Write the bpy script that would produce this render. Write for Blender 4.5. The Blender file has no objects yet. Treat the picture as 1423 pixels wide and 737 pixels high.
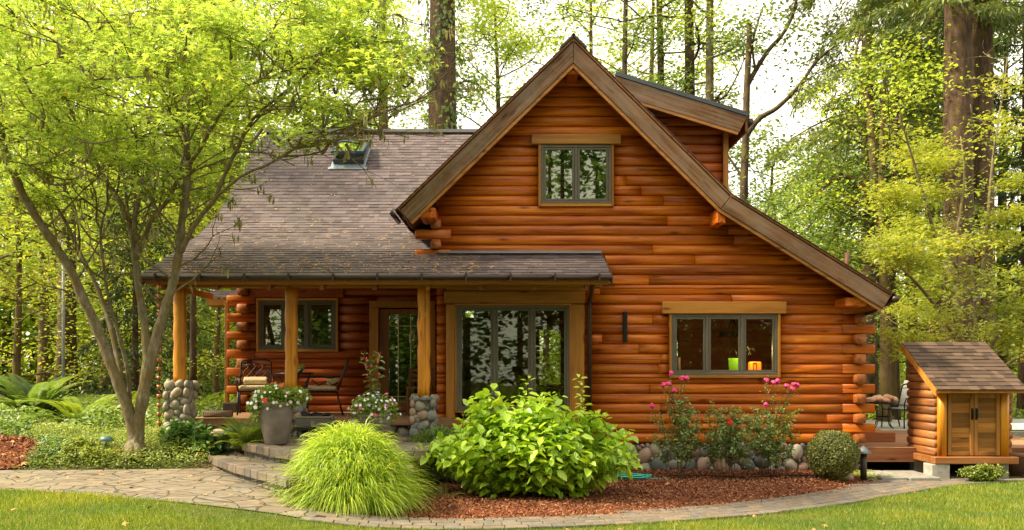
import bpy, bmesh, math, random
import numpy as np
from mathutils import Vector, Matrix

SC = bpy.context.scene
COL = SC.collection
R = math.radians
F = 1230.0          # focal length in photo pixels (photo is 1423 wide)
CX, HY = 711.5, 512.0
CAMZ = 1.74

# ---------------------------------------------------------------- camera
cam_d = bpy.data.cameras.new('camera'); cam = bpy.data.objects.new('camera', cam_d); COL.objects.link(cam)
cam.location = (0, 0, CAMZ); cam.rotation_euler = (R(90), 0, 0)
cam_d.sensor_width = 36; cam_d.lens = 36*F/1423; cam_d.shift_y = (HY-368.5)/1423
cam_d.clip_start = .1; cam_d.clip_end = 3000
SC.camera = cam

# ---------------------------------------------------------------- world, sun, exposure
SUN_AZ, SUN_EL = R(-98), R(46)     # azimuth from +Y towards +X
w = bpy.data.worlds.new('World'); SC.world = w; w.use_nodes = True
nt = w.node_tree; nt.nodes.clear()
out = nt.nodes.new('ShaderNodeOutputWorld'); bg = nt.nodes.new('ShaderNodeBackground')
sky = nt.nodes.new('ShaderNodeTexSky'); sky.sky_type = 'NISHITA'; sky.sun_disc = False
sky.sun_elevation = SUN_EL; sky.sun_rotation = SUN_AZ; sky.dust_density = 2.0; sky.air_density = 1.0; sky.ozone_density = 1.0
# thin bright overcast mixed over the blue
tc = nt.nodes.new('ShaderNodeTexCoord'); nz = nt.nodes.new('ShaderNodeTexNoise'); nz.inputs['Scale'].default_value = 2.2; nz.inputs['Detail'].default_value = 5
rp = nt.nodes.new('ShaderNodeValToRGB'); rp.color_ramp.elements[0].position = .25; rp.color_ramp.elements[0].color = (.62,.62,.62,1); rp.color_ramp.elements[1].position = .6; rp.color_ramp.elements[1].color = (.95,.95,.95,1)
mx = nt.nodes.new('ShaderNodeMix'); mx.data_type = 'RGBA'; mx.inputs['B'].default_value = (11.5, 10.5, 8.8, 1)
nt.links.new(tc.outputs['Generated'], nz.inputs['Vector']); nt.links.new(nz.outputs['Fac'], rp.inputs['Fac'])
nt.links.new(rp.outputs['Color'], mx.inputs['Factor']); nt.links.new(sky.outputs['Color'], mx.inputs['A'])
nt.links.new(mx.outputs['Result'], bg.inputs['Color']); bg.inputs['Strength'].default_value = .1
nt.links.new(bg.outputs['Background'], out.inputs['Surface'])
sl = bpy.data.lights.new('sun', 'SUN'); sl.energy = 4.9; sl.angle = R(6); sl.color = (1, .84, .58)
so = bpy.data.objects.new('sun', sl); COL.objects.link(so)
sdir = Vector((math.sin(SUN_AZ)*math.cos(SUN_EL), math.cos(SUN_AZ)*math.cos(SUN_EL), math.sin(SUN_EL)))
so.rotation_euler = sdir.to_track_quat('Z', 'Y').to_euler(); so.location = sdir*60
SC.view_settings.view_transform = 'Standard'; SC.view_settings.look = 'None'
SC.view_settings.exposure = 1.1; SC.view_settings.gamma = 1
SC.render.engine = 'CYCLES'
SC.cycles.max_bounces = 8; SC.cycles.transparent_max_bounces = 16; SC.cycles.diffuse_bounces = 4; SC.cycles.caustics_reflective = False; SC.cycles.caustics_refractive = False
SC.cycles.use_denoising = True

def P(px, py, Y):
    return Vector(((px-CX)*Y/F, Y, CAMZ+(HY-py)*Y/F))
def X(px, Y): return (px-CX)*Y/F
def Z(py, Y): return CAMZ+(HY-py)*Y/F

# ---------------------------------------------------------------- object helpers
ORG = {}
def tag(o, label=None, cat=None, group=None, kind=None):
    if label: o['label'] = label
    if cat: o['category'] = cat
    if group: o['group'] = group
    if kind: o['kind'] = kind
    return o
def empty(name, loc, label, cat, group=None):
    o = bpy.data.objects.new(name, None); COL.objects.link(o); o.location = loc; o.empty_display_size = .2
    ORG[o] = Vector(loc)
    return tag(o, label, cat, group)
def link(name, me, mat, parent=None, org=None):
    o = bpy.data.objects.new(name, me); COL.objects.link(o)
    if isinstance(mat, (list, tuple)):
        for m in mat: me.materials.append(m)
    elif mat: me.materials.append(mat)
    if parent is not None:
        o.parent = parent; ORG[o] = ORG[parent]
    else:
        ORG[o] = Vector(org) if org is not None else Vector((0,0,0)); o.location = ORG[o]
    return o
def copy_tree(o, parent=None):
    c = o.copy(); COL.objects.link(c); c.parent = parent
    for ch in list(o.children): copy_tree(ch, c)
    return c

class MB:
    """collects pieces of ONE mesh, in world coordinates"""
    def __init__(s): s.v=[]; s.f=[]; s.r=[]; s.s=[]; s.m=[]; s.pc=[]
    def add(s, vs, fs, rnd=None, smooth=False, mi=0):
        b=len(s.v); s.v.extend([tuple(v) for v in vs]); s.f.extend([tuple(b+i for i in f) for f in fs])
        if rnd is None: rnd = random.random()
        s.pc.append((len(vs),len(fs)))
        s.r.extend([rnd]*len(fs)); s.s.extend([smooth]*len(fs)); s.m.extend([mi]*len(fs))
    def box(s, x0,x1,y0,y1,z0,z1, rnd=None, mi=0):
        vs=[(x,y,z) for z in (z0,z1) for y in (y0,y1) for x in (x0,x1)]
        s.add(vs, [(0,2,3,1),(4,5,7,6),(0,1,5,4),(1,3,7,5),(3,2,6,7),(2,0,4,6)], rnd, False, mi)
    def obox(s, c, ax, ay, az, rnd=None, mi=0):
        c=Vector(c); ax=Vector(ax); ay=Vector(ay); az=Vector(az)
        vs=[c+ax*i+ay*j+az*k for k in (-1,1) for j in (-1,1) for i in (-1,1)]
        s.add(vs, [(0,2,3,1),(4,5,7,6),(0,1,5,4),(1,3,7,5),(3,2,6,7),(2,0,4,6)], rnd, False, mi)
    def bar(s, a, b, w, t, up=(0,0,1), rnd=None):
        a=Vector(a); b=Vector(b); d=(b-a); L=d.length; d.normalize(); u=Vector(up); sd=d.cross(u)
        if sd.length<1e-4: sd=d.cross(Vector((0,1,0)))
        sd.normalize(); u=sd.cross(d).normalized()
        s.obox((a+b)/2, d*L/2, sd*w/2, u*t/2, rnd)
    def tube(s, pts, rad, n=8, rnd=None, caps=True, closed=False):
        pts=[Vector(p) for p in pts]; m=len(pts)
        if not hasattr(rad,'__len__'): rad=[rad]*m
        vs=[]; prev=None
        for i,p in enumerate(pts):
            if closed: t=pts[(i+1)%m]-pts[i-1]
            else: t=pts[min(i+1,m-1)]-pts[max(i-1,0)]
            if t.length<1e-9: t=Vector((0,0,1))
            t.normalize()
            if prev is None:
                a=Vector((0,0,1)) if abs(t.z)<.9 else Vector((1,0,0))
                u=t.cross(a).normalized()
            else:
                u=(prev-t*prev.dot(t))
                u = u.normalized() if u.length>1e-6 else t.orthogonal().normalized()
            prev=u; v=t.cross(u)
            for k in range(n):
                a=2*math.pi*k/n; vs.append(p+(u*math.cos(a)+v*math.sin(a))*rad[i])
        fs=[]
        for i in range(m if closed else m-1):
            for k in range(n):
                j=(i+1)%m
                fs.append((i*n+k, i*n+(k+1)%n, j*n+(k+1)%n, j*n+k))
        if caps and not closed:
            fs.append(tuple(range(n-1,-1,-1))); fs.append(tuple((m-1)*n+k for k in range(n)))
        s.add(vs,fs,rnd,True)
    def lathe(s, c, prof, n=20, rnd=None, flute=0):
        c=Vector(c); vs=[]
        for r,z in prof:
            for k in range(n):
                a=2*math.pi*k/n; rr=r*(1+flute*math.cos(a*n/2)); vs.append(c+Vector((rr*math.cos(a), rr*math.sin(a), z)))
        fs=[]
        for i in range(len(prof)-1):
            for k in range(n): fs.append((i*n+k, i*n+(k+1)%n, (i+1)*n+(k+1)%n, (i+1)*n+k))
        s.add(vs,fs,rnd,True)
    def prism(s, pts, ext, rnd=None, smooth=False, mi=0):
        """polygon pts (3D) extruded by vector ext"""
        n=len(pts); e=Vector(ext); vs=[Vector(p) for p in pts]+[Vector(p)+e for p in pts]
        fs=[tuple(range(n-1,-1,-1)), tuple(range(n,2*n))]+[(i,(i+1)%n,n+(i+1)%n,n+i) for i in range(n)]
        s.add(vs,fs,rnd,smooth,mi)
    def blob(s, c, rx,ry,rz, rnd=None, seed=0, jag=.12, rot=None, sub=2):
        V,Fc=ICO[sub]; rg=random.Random(seed); ph=[rg.uniform(0,6.28) for _ in range(6)]
        c=Vector(c); vs=[]
        for v in V:
            d=1+jag*(math.sin(2.1*v[0]+ph[0])+math.sin(2.4*v[1]+ph[1])+math.sin(2.2*v[2]+ph[2]))/2+jag*.4*math.sin(4*v[0]+3*v[1]+ph[3])
            q=Vector((v[0]*rx*d, v[1]*ry*d, v[2]*rz*d))
            if rot: q=rot@q
            vs.append(c+q)
        s.add(vs,Fc,rnd,True)
    def build(s, name, mat, parent=None, org=None, bevel=0, bseg=1):
        o_=ORG[parent] if parent is not None else (Vector(org) if org is not None else Vector((0,0,0)))
        me=bpy.data.meshes.new(name)
        me.from_pydata([(v[0]-o_.x, v[1]-o_.y, v[2]-o_.z) for v in s.v], [], s.f)
        at=me.attributes.new('rnd','FLOAT','FACE'); at.data.foreach_set('value', s.r)
        me.polygons.foreach_set('use_smooth', s.s)
        me.polygons.foreach_set('material_index', s.m)
        me.update()
        o=link(name, me, mat, parent, org)
        if bevel:
            b=o.modifiers.new('bevel','BEVEL'); b.width=bevel; b.segments=bseg; b.limit_method='ANGLE'; b.angle_limit=R(40)
        return o
def build_each(mb, name, mat, parent, **kw):
    """every piece of the builder becomes a part of its own"""
    vi=fi=0; last=None
    for nv,nf in mb.pc:
        m=MB(); m.v=mb.v[vi:vi+nv]; m.f=[tuple(i-vi for i in f) for f in mb.f[fi:fi+nf]]; m.r=mb.r[fi:fi+nf]; m.s=mb.s[fi:fi+nf]; m.m=mb.m[fi:fi+nf]
        last=m.build(name,mat,parent,**kw); vi+=nv; fi+=nf
    return last
def _ico(sub):
    bm=bmesh.new(); bmesh.ops.create_icosphere(bm, subdivisions=sub, radius=1)
    V=[tuple(v.co) for v in bm.verts]; bm.verts.index_update(); Fc=[tuple(v.index for v in f.verts) for f in bm.faces]; bm.free(); return V,Fc
ICO={1:_ico(1),2:_ico(2),3:_ico(3)}

def np_mesh(name, V, Q, rnd, mat, parent=None, org=None, smooth=False):
    """V (n,3) float world coords, Q (m,4) or (m,3) int faces, rnd (m,)"""
    o_=ORG[parent] if parent is not None else (Vector(org) if org is not None else Vector((0,0,0)))
    V=np.asarray(V,dtype=np.float32)-np.array([o_.x,o_.y,o_.z],dtype=np.float32)
    me=bpy.data.meshes.new(name); k=Q.shape[1]; m=Q.shape[0]
    me.vertices.add(len(V)); me.vertices.foreach_set('co', V.ravel())
    me.loops.add(m*k); me.loops.foreach_set('vertex_index', Q.astype(np.int32).ravel())
    me.polygons.add(m); me.polygons.foreach_set('loop_start', np.arange(0,m*k,k,dtype=np.int32))
    if smooth: me.polygons.foreach_set('use_smooth', np.ones(m,dtype=bool))
    at=me.attributes.new('rnd','FLOAT','FACE'); at.data.foreach_set('value', np.asarray(rnd,dtype=np.float32))
    me.update(calc_edges=True); me.validate()
    return link(name, me, mat, parent, org)

# leaf shapes: (verts (u along, v across, n normal), quads)
SHAPES={
 'diamond':(np.array([[0,0,0],[.5,-.32,.06],[1,0,0],[.5,.32,.06]]), np.array([[0,1,2,3]])),
 'oval':(np.array([[0,0,0],[.3,-.3,.1],[.72,-.24,.1],[1,0,-.05],[.72,.24,.1],[.3,.3,.1],[.5,0,0]]), np.array([[0,1,2,6],[6,2,3,3],[6,3,3,4],[0,6,4,5]])),
 'maple':(np.array([[0,0,0],[.35,-.12,.03],[1,0,-.12],[.35,.12,.03],[.1,-.22,.03],[.55,-.62,-.1],[.32,-.1,.03],[.1,.22,.03],[.55,.62,-.1],[.32,.1,.03]]),
          np.array([[0,1,2,3],[0,4,5,6],[0,9,8,7]])),
 'needle':(np.array([[0,-.05,0],[.6,-.09,0],[1,0,-.05],[.6,.09,0]]), np.array([[0,1,2,3]])),
}
SHAPES['oval']=(np.array([[0,0,0],[.32,-.3,.1],[.75,-.2,.08],[1,0,-.06],[.75,.2,.08],[.32,.3,.1]]), np.array([[0,1,2,3],[0,3,4,5]]))
def norm(a): return a/np.maximum(np.linalg.norm(a,axis=1,keepdims=True),1e-9)
def leaf_arrays(pts, nrm, dr, size, shape, rnd, wide=1.0):
    S,Fq=SHAPES[shape]; n=len(pts); k=len(S)
    nrm=norm(nrm); u=norm(dr-nrm*np.sum(dr*nrm,axis=1,keepdims=True)); v=np.cross(nrm,u)
    size=np.broadcast_to(size,(n,))[:,None,None]
    V=pts[:,None,:]+size*(S[None,:,0:1]*u[:,None,:]+wide*S[None,:,1:2]*v[:,None,:]+S[None,:,2:3]*nrm[:,None,:])
    Q=(Fq[None,:,:]+(np.arange(n)*k)[:,None,None]).reshape(-1,Fq.shape[1])
    return V.reshape(-1,3), Q, np.repeat(rnd,len(Fq))
def leaves_obj(name, pts, nrm, dr, size, shape, rnd, mat, parent=None, org=None, wide=1.0):
    V,Q,r=leaf_arrays(np.asarray(pts,float),np.asarray(nrm,float),np.asarray(dr,float),size,shape,rnd,wide)
    return np_mesh(name,V,Q,r,mat,parent,org)

# ---------------------------------------------------------------- materials
MATS={}
def nodes_mat(name):
    m=bpy.data.materials.new(name); m.use_nodes=True; n=m.node_tree; n.nodes.clear()
    o=n.nodes.new('ShaderNodeOutputMaterial'); p=n.nodes.new('ShaderNodeBsdfPrincipled'); n.links.new(p.outputs[0],o.inputs[0])
    MATS[name]=m
    return m,n,p,o
def ramp(n, stops):
    r=n.nodes.new('ShaderNodeValToRGB'); e=r.color_ramp.elements
    while len(e)<len(stops): e.new(.5)
    for i,(p,c) in enumerate(stops): e[i].position=p; e[i].color=(*c,1)
    return r
def lk(n,a,b): n.links.new(a,b)
def math_n(n,op,a,b=None,c=None):
    q=n.nodes.new('ShaderNodeMath'); q.operation=op
    for i,x in enumerate((a,b,c)):
        if x is None: continue
        if isinstance(x,(int,float)): q.inputs[i].default_value=x
        else: lk(n,x,q.inputs[i])
    return q.outputs[0]
def mixc(n,f,a,b,mode='MIX'):
    q=n.nodes.new('ShaderNodeMix'); q.data_type='RGBA'; q.blend_type=mode
    for s,x in (('Factor',f),('A',a),('B',b)):
        if isinstance(x,(int,float)): q.inputs[s].default_value=x
        elif isinstance(x,tuple): q.inputs[s].default_value=(*x,1)
        else: lk(n,x,q.inputs[s])
    return q.outputs['Result']
def noise(n,vec,scale,detail=4,rough=.5):
    q=n.nodes.new('ShaderNodeTexNoise'); q.inputs['Scale'].default_value=scale; q.inputs['Detail'].default_value=detail; q.inputs['Roughness'].default_value=rough
    if vec is not None: lk(n,vec,q.inputs['Vector'])
    return q.outputs['Fac']
def coords(n, scale=(1,1,1), rnd=True, amt=37.0):
    tc=n.nodes.new('ShaderNodeTexCoord'); mp=n.nodes.new('ShaderNodeMapping'); mp.inputs['Scale'].default_value=scale
    lk(n,tc.outputs['Object'],mp.inputs['Vector'])
    at=n.nodes.new('ShaderNodeAttribute'); at.attribute_name='rnd'
    if rnd:
        sc=math_n(n,'MULTIPLY',at.outputs['Fac'],amt); cb=n.nodes.new('ShaderNodeCombineXYZ')
        for i in range(3): lk(n,sc,cb.inputs[i])
        ad=n.nodes.new('ShaderNodeVectorMath'); ad.operation='ADD'; lk(n,mp.outputs[0],ad.inputs[0]); lk(n,cb.outputs[0],ad.inputs[1])
        return ad.outputs[0], at.outputs['Fac'], tc.outputs['Object']
    return mp.outputs[0], at.outputs['Fac'], tc.outputs['Object']
def bump(n,p,h,st=.3,dist=.02):
    b=n.nodes.new('ShaderNodeBump'); b.inputs['Strength'].default_value=st; b.inputs['Distance'].default_value=dist
    lk(n,h,b.inputs['Height']); lk(n,b.outputs[0],p.inputs['Normal'])

def wood(name, dark, mid, light, axis='x', rough=.42, vary=.55, knots=True, grain=1.0, weather=0, streak=0):
    m,n,p,o=nodes_mat(name)
    g=14*grain; sc={'x':(.9,g,g),'y':(g,.9,g),'z':(g,g,.9)}[axis]
    vec,rnd,obj=coords(n,sc)
    f=noise(n,vec,1.0,6,.62)
    r=ramp(n,[(.28,dark),(.5,mid),(.74,light)]); lk(n,f,r.inputs[0]); c=r.outputs[0]
    # per-board tone
    rv=ramp(n,[(0,(1-vary,)*3),(.5,(1,1,1)),(1,(1+vary*.55,1+vary*.5,1+vary*.4))]); lk(n,math_n(n,'FRACT',math_n(n,'MULTIPLY',rnd,7.31)),rv.inputs[0])
    c=mixc(n,1.0,c,rv.outputs[0],'MULTIPLY')
    # slow tone drift along the board
    sc2={'x':(.5,2,2),'y':(2,.5,2),'z':(2,2,.5)}[axis]
    v2,_,_=coords(n,sc2); f2=noise(n,v2,1.3,3); r2=ramp(n,[(.3,(.74,.68,.62)),(.65,(1.1,1.08,1.06))]); lk(n,f2,r2.inputs[0])
    c=mixc(n,.6,c,r2.outputs[0],'MULTIPLY')
    if knots:
        ks={'x':(1.5,6,6),'y':(6,1.5,6),'z':(6,6,1.5)}[axis]
        v3,_,_=coords(n,ks); vo=n.nodes.new('ShaderNodeTexVoronoi'); vo.inputs['Scale'].default_value=.95; lk(n,v3,vo.inputs['Vector'])
        rk=ramp(n,[(.05,(.22,.13,.08)),(.13,(.75,.68,.6)),(.2,(1,1,1))]); lk(n,vo.outputs['Distance'],rk.inputs[0])
        c=mixc(n,.85,c,rk.outputs[0],'MULTIPLY')
    if streak:
        s5={'x':(.35,34,34),'y':(34,.35,34),'z':(34,34,.35)}[axis]; v5,_,_=coords(n,s5); f5=noise(n,v5,1.0,2,.5); r5=ramp(n,[(.60,(1,1,1)),(.70,(.30,.22,.17))]); lk(n,f5,r5.inputs[0])
        c=mixc(n,streak,c,r5.outputs[0],'MULTIPLY')
    p.inputs['Specular IOR Level'].default_value=.35
    if weather:
        v4,_,_=coords(n,(1,1,1),False); f4=noise(n,v4,1.7,5,.7); r4=ramp(n,[(.42,(0,0,0)),(.62,(1,1,1))]); lk(n,f4,r4.inputs[0])
        c=mixc(n,math_n(n,'MULTIPLY',r4.outputs[0],weather),c,(.2,.165,.13))
    lk(n,c,p.inputs['Base Color']); p.inputs['Roughness'].default_value=rough
    try: p.inputs['Coat Weight'].default_value=0
    except Exception: pass
    bump(n,p,f,.35,.012)
    return m
LOGW=wood('log_varnished',(.21,.032,.004),(.50,.122,.007),(.70,.245,.017),'x',.42,.22,streak=.75)
LOGY=wood('log_varnished_side',(.21,.032,.004),(.50,.122,.007),(.70,.245,.017),'y',.42,.30,streak=.75)
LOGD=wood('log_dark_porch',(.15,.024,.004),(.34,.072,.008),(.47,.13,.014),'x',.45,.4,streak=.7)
LOGEND=wood('log_end',(.18,.045,.01),(.34,.10,.02),(.46,.17,.035),'y',.5,.4)
RAKE=wood('rake_weathered',(.055,.027,.012),(.15,.078,.035),(.27,.16,.085),'x',.78,.2,grain=1.2,weather=.45,streak=.6)
RAKE2=wood('rake_trim',(.25,.09,.02),(.42,.18,.04),(.5,.25,.07),'x',.6,.3)
CASE=wood('casing_wood',(.30,.12,.02),(.44,.19,.032),(.53,.26,.05),'x',.45,.3)
CASEZ=wood('casing_wood_upright',(.30,.12,.02),(.44,.19,.032),(.53,.26,.05),'z',.45,.3)
POST=wood('post_peeled',(.50,.17,.012),(.68,.28,.02),(.78,.38,.04),'z',.42,.15,grain=.6,streak=.8)
DOORW=wood('door_wood',(.13,.04,.012),(.21,.075,.02),(.28,.11,.03),'z',.45,.25,knots=False)
SHEDW=wood('shed_panel',(.22,.085,.016),(.36,.155,.03),(.5,.25,.06),'x',.5,.55)
SHEDL=wood('shed_log',(.17,.06,.018),(.30,.12,.036),(.40,.19,.065),'x',.5,.3)
SHEDLY=wood('shed_log_side',(.17,.06,.018),(.30,.12,.036),(.40,.19,.065),'y',.5,.3)
DECKW=wood('deck_board',(.32,.15,.085),(.42,.21,.13),(.5,.27,.18),'x',.6,.2,knots=False)
PORCHB=wood('porch_board',(.17,.09,.045),(.3,.17,.09),(.4,.25,.14),'x',.6,.4)
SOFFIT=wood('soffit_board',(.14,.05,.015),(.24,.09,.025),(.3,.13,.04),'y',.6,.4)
INTW=wood('interior_board',(.2,.07,.02),(.34,.13,.035),(.42,.18,.06),'x',.6,.3)

def shingle(name, a, b, c):
    m,n,p,o=nodes_mat(name)
    vec,rnd,obj=coords(n,(1,1,1))
    r=ramp(n,[(0,a),(.35,b),(.7,c),(1,tuple(x*1.25 for x in c))]); lk(n,rnd,r.inputs[0])
    f=noise(n,obj,160,2); rf=ramp(n,[(.35,(.72,.72,.72)),(.65,(1.25,1.25,1.25))]); lk(n,f,rf.inputs[0])
    cc=mixc(n,1.0,r.outputs[0],rf.outputs[0],'MULTIPLY')
    f2=noise(n,obj,.9,5,.6); r2=ramp(n,[(.35,(.82,.84,.8)),(.65,(1.08,1.06,1.06))]); lk(n,f2,r2.inputs[0])
    cc=mixc(n,1.0,cc,r2.outputs[0],'MULTIPLY')
    lk(n,cc,p.inputs['Base Color']); p.inputs['Roughness'].default_value=.85; p.inputs['Specular IOR Level'].default_value=.35
    bump(n,p,f,.5,.004)
    return m
SHING=shingle('roof_shingle',(.082,.062,.068),(.1,.078,.084),(.118,.094,.1))
SHINGS=shingle('shed_shingle',(.055,.034,.025),(.078,.049,.034),(.105,.066,.046))

def plain(name, col, rough=.5, metal=0, var=.12, scale=6, bumpy=0, vary_r=0, spec=.5):
    m,n,p,o=nodes_mat(name); vec,rnd,obj=coords(n,(1,1,1),True,11)
    f=noise(n,vec,scale,4); r=ramp(n,[(.3,tuple(x*(1-var) for x in col)),(.7,tuple(min(1,x*(1+var)) for x in col))]); lk(n,f,r.inputs[0]); c=r.outputs[0]
    if vary_r:
        rv=ramp(n,[(0,(1-vary_r,)*3),(1,(1+vary_r,)*3)]); lk(n,rnd,rv.inputs[0]); c=mixc(n,1.0,c,rv.outputs[0],'MULTIPLY')
    lk(n,c,p.inputs['Base Color']); p.inputs['Roughness'].default_value=rough; p.inputs['Metallic'].default_value=metal; p.inputs['Specular IOR Level'].default_value=spec
    if bumpy: bump(n,p,f,bumpy,.01)
    return m
FRAME=plain('window_frame_taupe',(.115,.102,.078),.45)
FRAMED=plain('window_frame_dark',(.085,.075,.055),.45)
BLACK=plain('black_metal',(.018,.018,.02),.4,.6)
GUTTER=plain('gutter_brown',(.045,.028,.02),.4,.2)
METROOF=plain('metal_roof_grey',(.075,.08,.09),.35,.5)
METEDGE=plain('drip_edge_blue',(.05,.10,.15),.35,.5)
STEELF=plain('skylight_flashing',(.35,.42,.48),.35,.6)
SKYFR=plain('skylight_frame',(.05,.055,.055),.35,.4)
CEMENT=plain('mortar',(.16,.145,.12),.95,0,.3,20,.4)
CONC=plain('concrete',(.34,.33,.3),.9,0,.2,12,.3)
PATIOC=plain('patio_concrete',(.5,.5,.47),.9,0,.12,5,.2)
COPPER=plain('copper',(.42,.15,.06),.45,.7,.3,20)
CUSH=plain('cushion_tan',(.52,.42,.26),.9,0,.15,30,.1)
CUSHG=plain('cushion_olive',(.22,.19,.13),.9,0,.2,30,.1)
POTM=plain('planter_grey_brown',(.17,.14,.12),.6,0,.3,6,.15)
PLASTERI=plain('interior_plaster',(.28,.21,.13),.9)
TEAL=plain('hose_teal',(.02,.42,.36),.4)
BAGM=plain('bag_grey',(.11,.10,.085),.85,0,.2,40,.2)
SLING=plain('chair_sling_grey',(.42,.43,.43),.8)
CLOTH=plain('table_cover_pink',(.8,.47,.34),.85,0,.15,8,.2)
VERD=plain('path_light_verdigris',(.10,.19,.19),.5,.3)
BROWNM=plain('bollard_brown',(.05,.04,.035),.5,.3)
BOLCAP=plain('bollard_cap_slate',(.12,.135,.16),.5,.3)
MATM=plain('door_mat',(.13,.095,.065),.95,0,.3,50,.3)
GREENP=plain('green_bag',(.13,.36,.015),.4)
ORANGE=plain('orange_holder',(.85,.28,.02),.4)
SOIL=plain('soil',(.05,.03,.018),.95)
WHITEF=plain('petal_white',(.8,.8,.82),.6); REDF=plain('petal_red',(.75,.02,.01),.5); PINKF=plain('petal_pink',(.75,.05,.22),.5); LILAC=plain('petal_lilac',(.45,.42,.8),.6)
BLIND=plain('blind',(.12,.105,.085),.7)
POLEM=plain('pole_grey',(.28,.3,.33),.5,.2)
TERRA=plain('terracotta',(.3,.16,.11),.8)
TANK=plain('patio_lounger_frame',(.03,.03,.03),.5)

def stone_mat(name, cols, rough=.6):
    m,n,p,o=nodes_mat(name); vec,rnd,obj=coords(n,(1,1,1),True,50)
    k=len(cols); r=ramp(n,[(i/(k),c) for i,c in enumerate(cols)]); r.color_ramp.interpolation='CONSTANT'; lk(n,rnd,r.inputs[0])
    f=noise(n,vec,9,6,.65); rf=ramp(n,[(.3,(.7,.7,.7)),(.7,(1.25,1.25,1.25))]); lk(n,f,rf.inputs[0])
    c=mixc(n,1.0,r.outputs[0],rf.outputs[0],'MULTIPLY')
    f2=noise(n,vec,60,2); c=mixc(n,.35,c,f2,'MULTIPLY'); 
    lk(n,c,p.inputs['Base Color']); p.inputs['Roughness'].default_value=rough; bump(n,p,f,.25,.01)
    return m
ROCK=stone_mat('river_rock',[(.26,.25,.22),(.38,.31,.23),(.20,.22,.21),(.50,.43,.33),(.34,.21,.15),(.22,.21,.17),(.33,.34,.31),(.14,.15,.14),(.44,.30,.22),(.28,.29,.24),(.40,.36,.28),(.25,.17,.13)])
ROCKT=stone_mat('river_rock_tan',[(.33,.29,.21),(.42,.34,.23),(.28,.27,.22),(.46,.38,.27),(.36,.30,.23),(.3,.28,.23),(.37,.33,.25)])
PAVER=stone_mat('paver',[(0.186,0.146,0.102),(0.211,0.167,0.124),(0.167,0.140,0.112),(0.229,0.177,0.121),(0.155,0.136,0.115),(0.205,0.174,0.140),(0.174,0.155,0.133)],.85)
BLOCKD=stone_mat('riser_block',[(.17,.15,.12),(.2,.18,.15),(.14,.13,.11),(.19,.16,.125)],.9)

def flagstone(name, scale=3.3):
    m,n,p,o=nodes_mat(name)
    tcn=n.nodes.new('ShaderNodeTexCoord'); obj=tcn.outputs['Object']
    nn=n.nodes.new('ShaderNodeTexNoise'); nn.inputs['Scale'].default_value=2.6; nn.inputs['Detail'].default_value=3; lk(n,obj,nn.inputs['Vector'])
    sm=n.nodes.new('ShaderNodeVectorMath'); sm.operation='MULTIPLY_ADD'; lk(n,nn.outputs['Color'],sm.inputs[0]); sm.inputs[1].default_value=(.22,.22,0); lk(n,obj,sm.inputs[2])
    fl=n.nodes.new('ShaderNodeVectorMath'); fl.operation='MULTIPLY'; lk(n,sm.outputs[0],fl.inputs[0]); fl.inputs[1].default_value=(1,1,0)
    def vor(feat):
        v=n.nodes.new('ShaderNodeTexVoronoi'); v.feature=feat; v.inputs['Scale'].default_value=scale; v.inputs['Randomness'].default_value=.95; lk(n,fl.outputs[0],v.inputs['Vector']); return v
    e=vor('DISTANCE_TO_EDGE'); c=vor('F1')
    bw=n.nodes.new('ShaderNodeSeparateColor'); lk(n,c.outputs['Color'],bw.inputs[0])
    rc=ramp(n,[(0,(.16,.13,.095)),(.3,(.22,.18,.125)),(.55,(.165,.15,.125)),(.8,(.235,.195,.14)),(1,(.19,.145,.10))]); lk(n,bw.outputs[0],rc.inputs[0])
    f=noise(n,obj,7,6,.65); rf=ramp(n,[(.3,(.72,.7,.68)),(.7,(1.2,1.2,1.18))]); lk(n,f,rf.inputs[0])
    col=mixc(n,1.0,rc.outputs[0],rf.outputs[0],'MULTIPLY')
    re=ramp(n,[(.012,(0,0,0)),(.04,(1,1,1))]); lk(n,e.outputs['Distance'],re.inputs[0])
    col=mixc(n,re.outputs[0],(.06,.05,.028),col)
    lk(n,col,p.inputs['Base Color']); p.inputs['Roughness'].default_value=.85
    h=math_n(n,'ADD',re.outputs[0],math_n(n,'MULTIPLY',f,.35)); bump(n,p,h,.6,.02)
    return m
FLAG=flagstone('flagstone')

def ground_mat(name, stops, sc=3, bmp=.5, sc2=40):
    m,n,p,o=nodes_mat(name); tcn=n.nodes.new('ShaderNodeTexCoord'); obj=tcn.outputs['Object']
    f=noise(n,obj,sc,6,.65); r=ramp(n,stops); lk(n,f,r.inputs[0])
    f2=noise(n,obj,sc2,3,.6); rf=ramp(n,[(.3,(.6,.6,.6)),(.7,(1.3,1.3,1.3))]); lk(n,f2,rf.inputs[0])
    lk(n,mixc(n,1.0,r.outputs[0],rf.outputs[0],'MULTIPLY'),p.inputs['Base Color']); p.inputs['Roughness'].default_value=.95
    p.inputs['Specular IOR Level'].default_value=.2
    bump(n,p,f2,bmp,.03)
    return m
LAWN=ground_mat('lawn_soil',[(.35,(.07,.10,.02)),(.5,(.12,.12,.03)),(.68,(.2,.15,.055))],1.2)
FOREST=ground_mat('forest_floor',[(.35,(.045,.06,.018)),(.5,(.075,.075,.025)),(.68,(.11,.08,.04))],1.0)
MULCHG=ground_mat('mulch_base',[(.3,(.15,.045,.018)),(.6,(.27,.09,.035))],8,.9,90)

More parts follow.
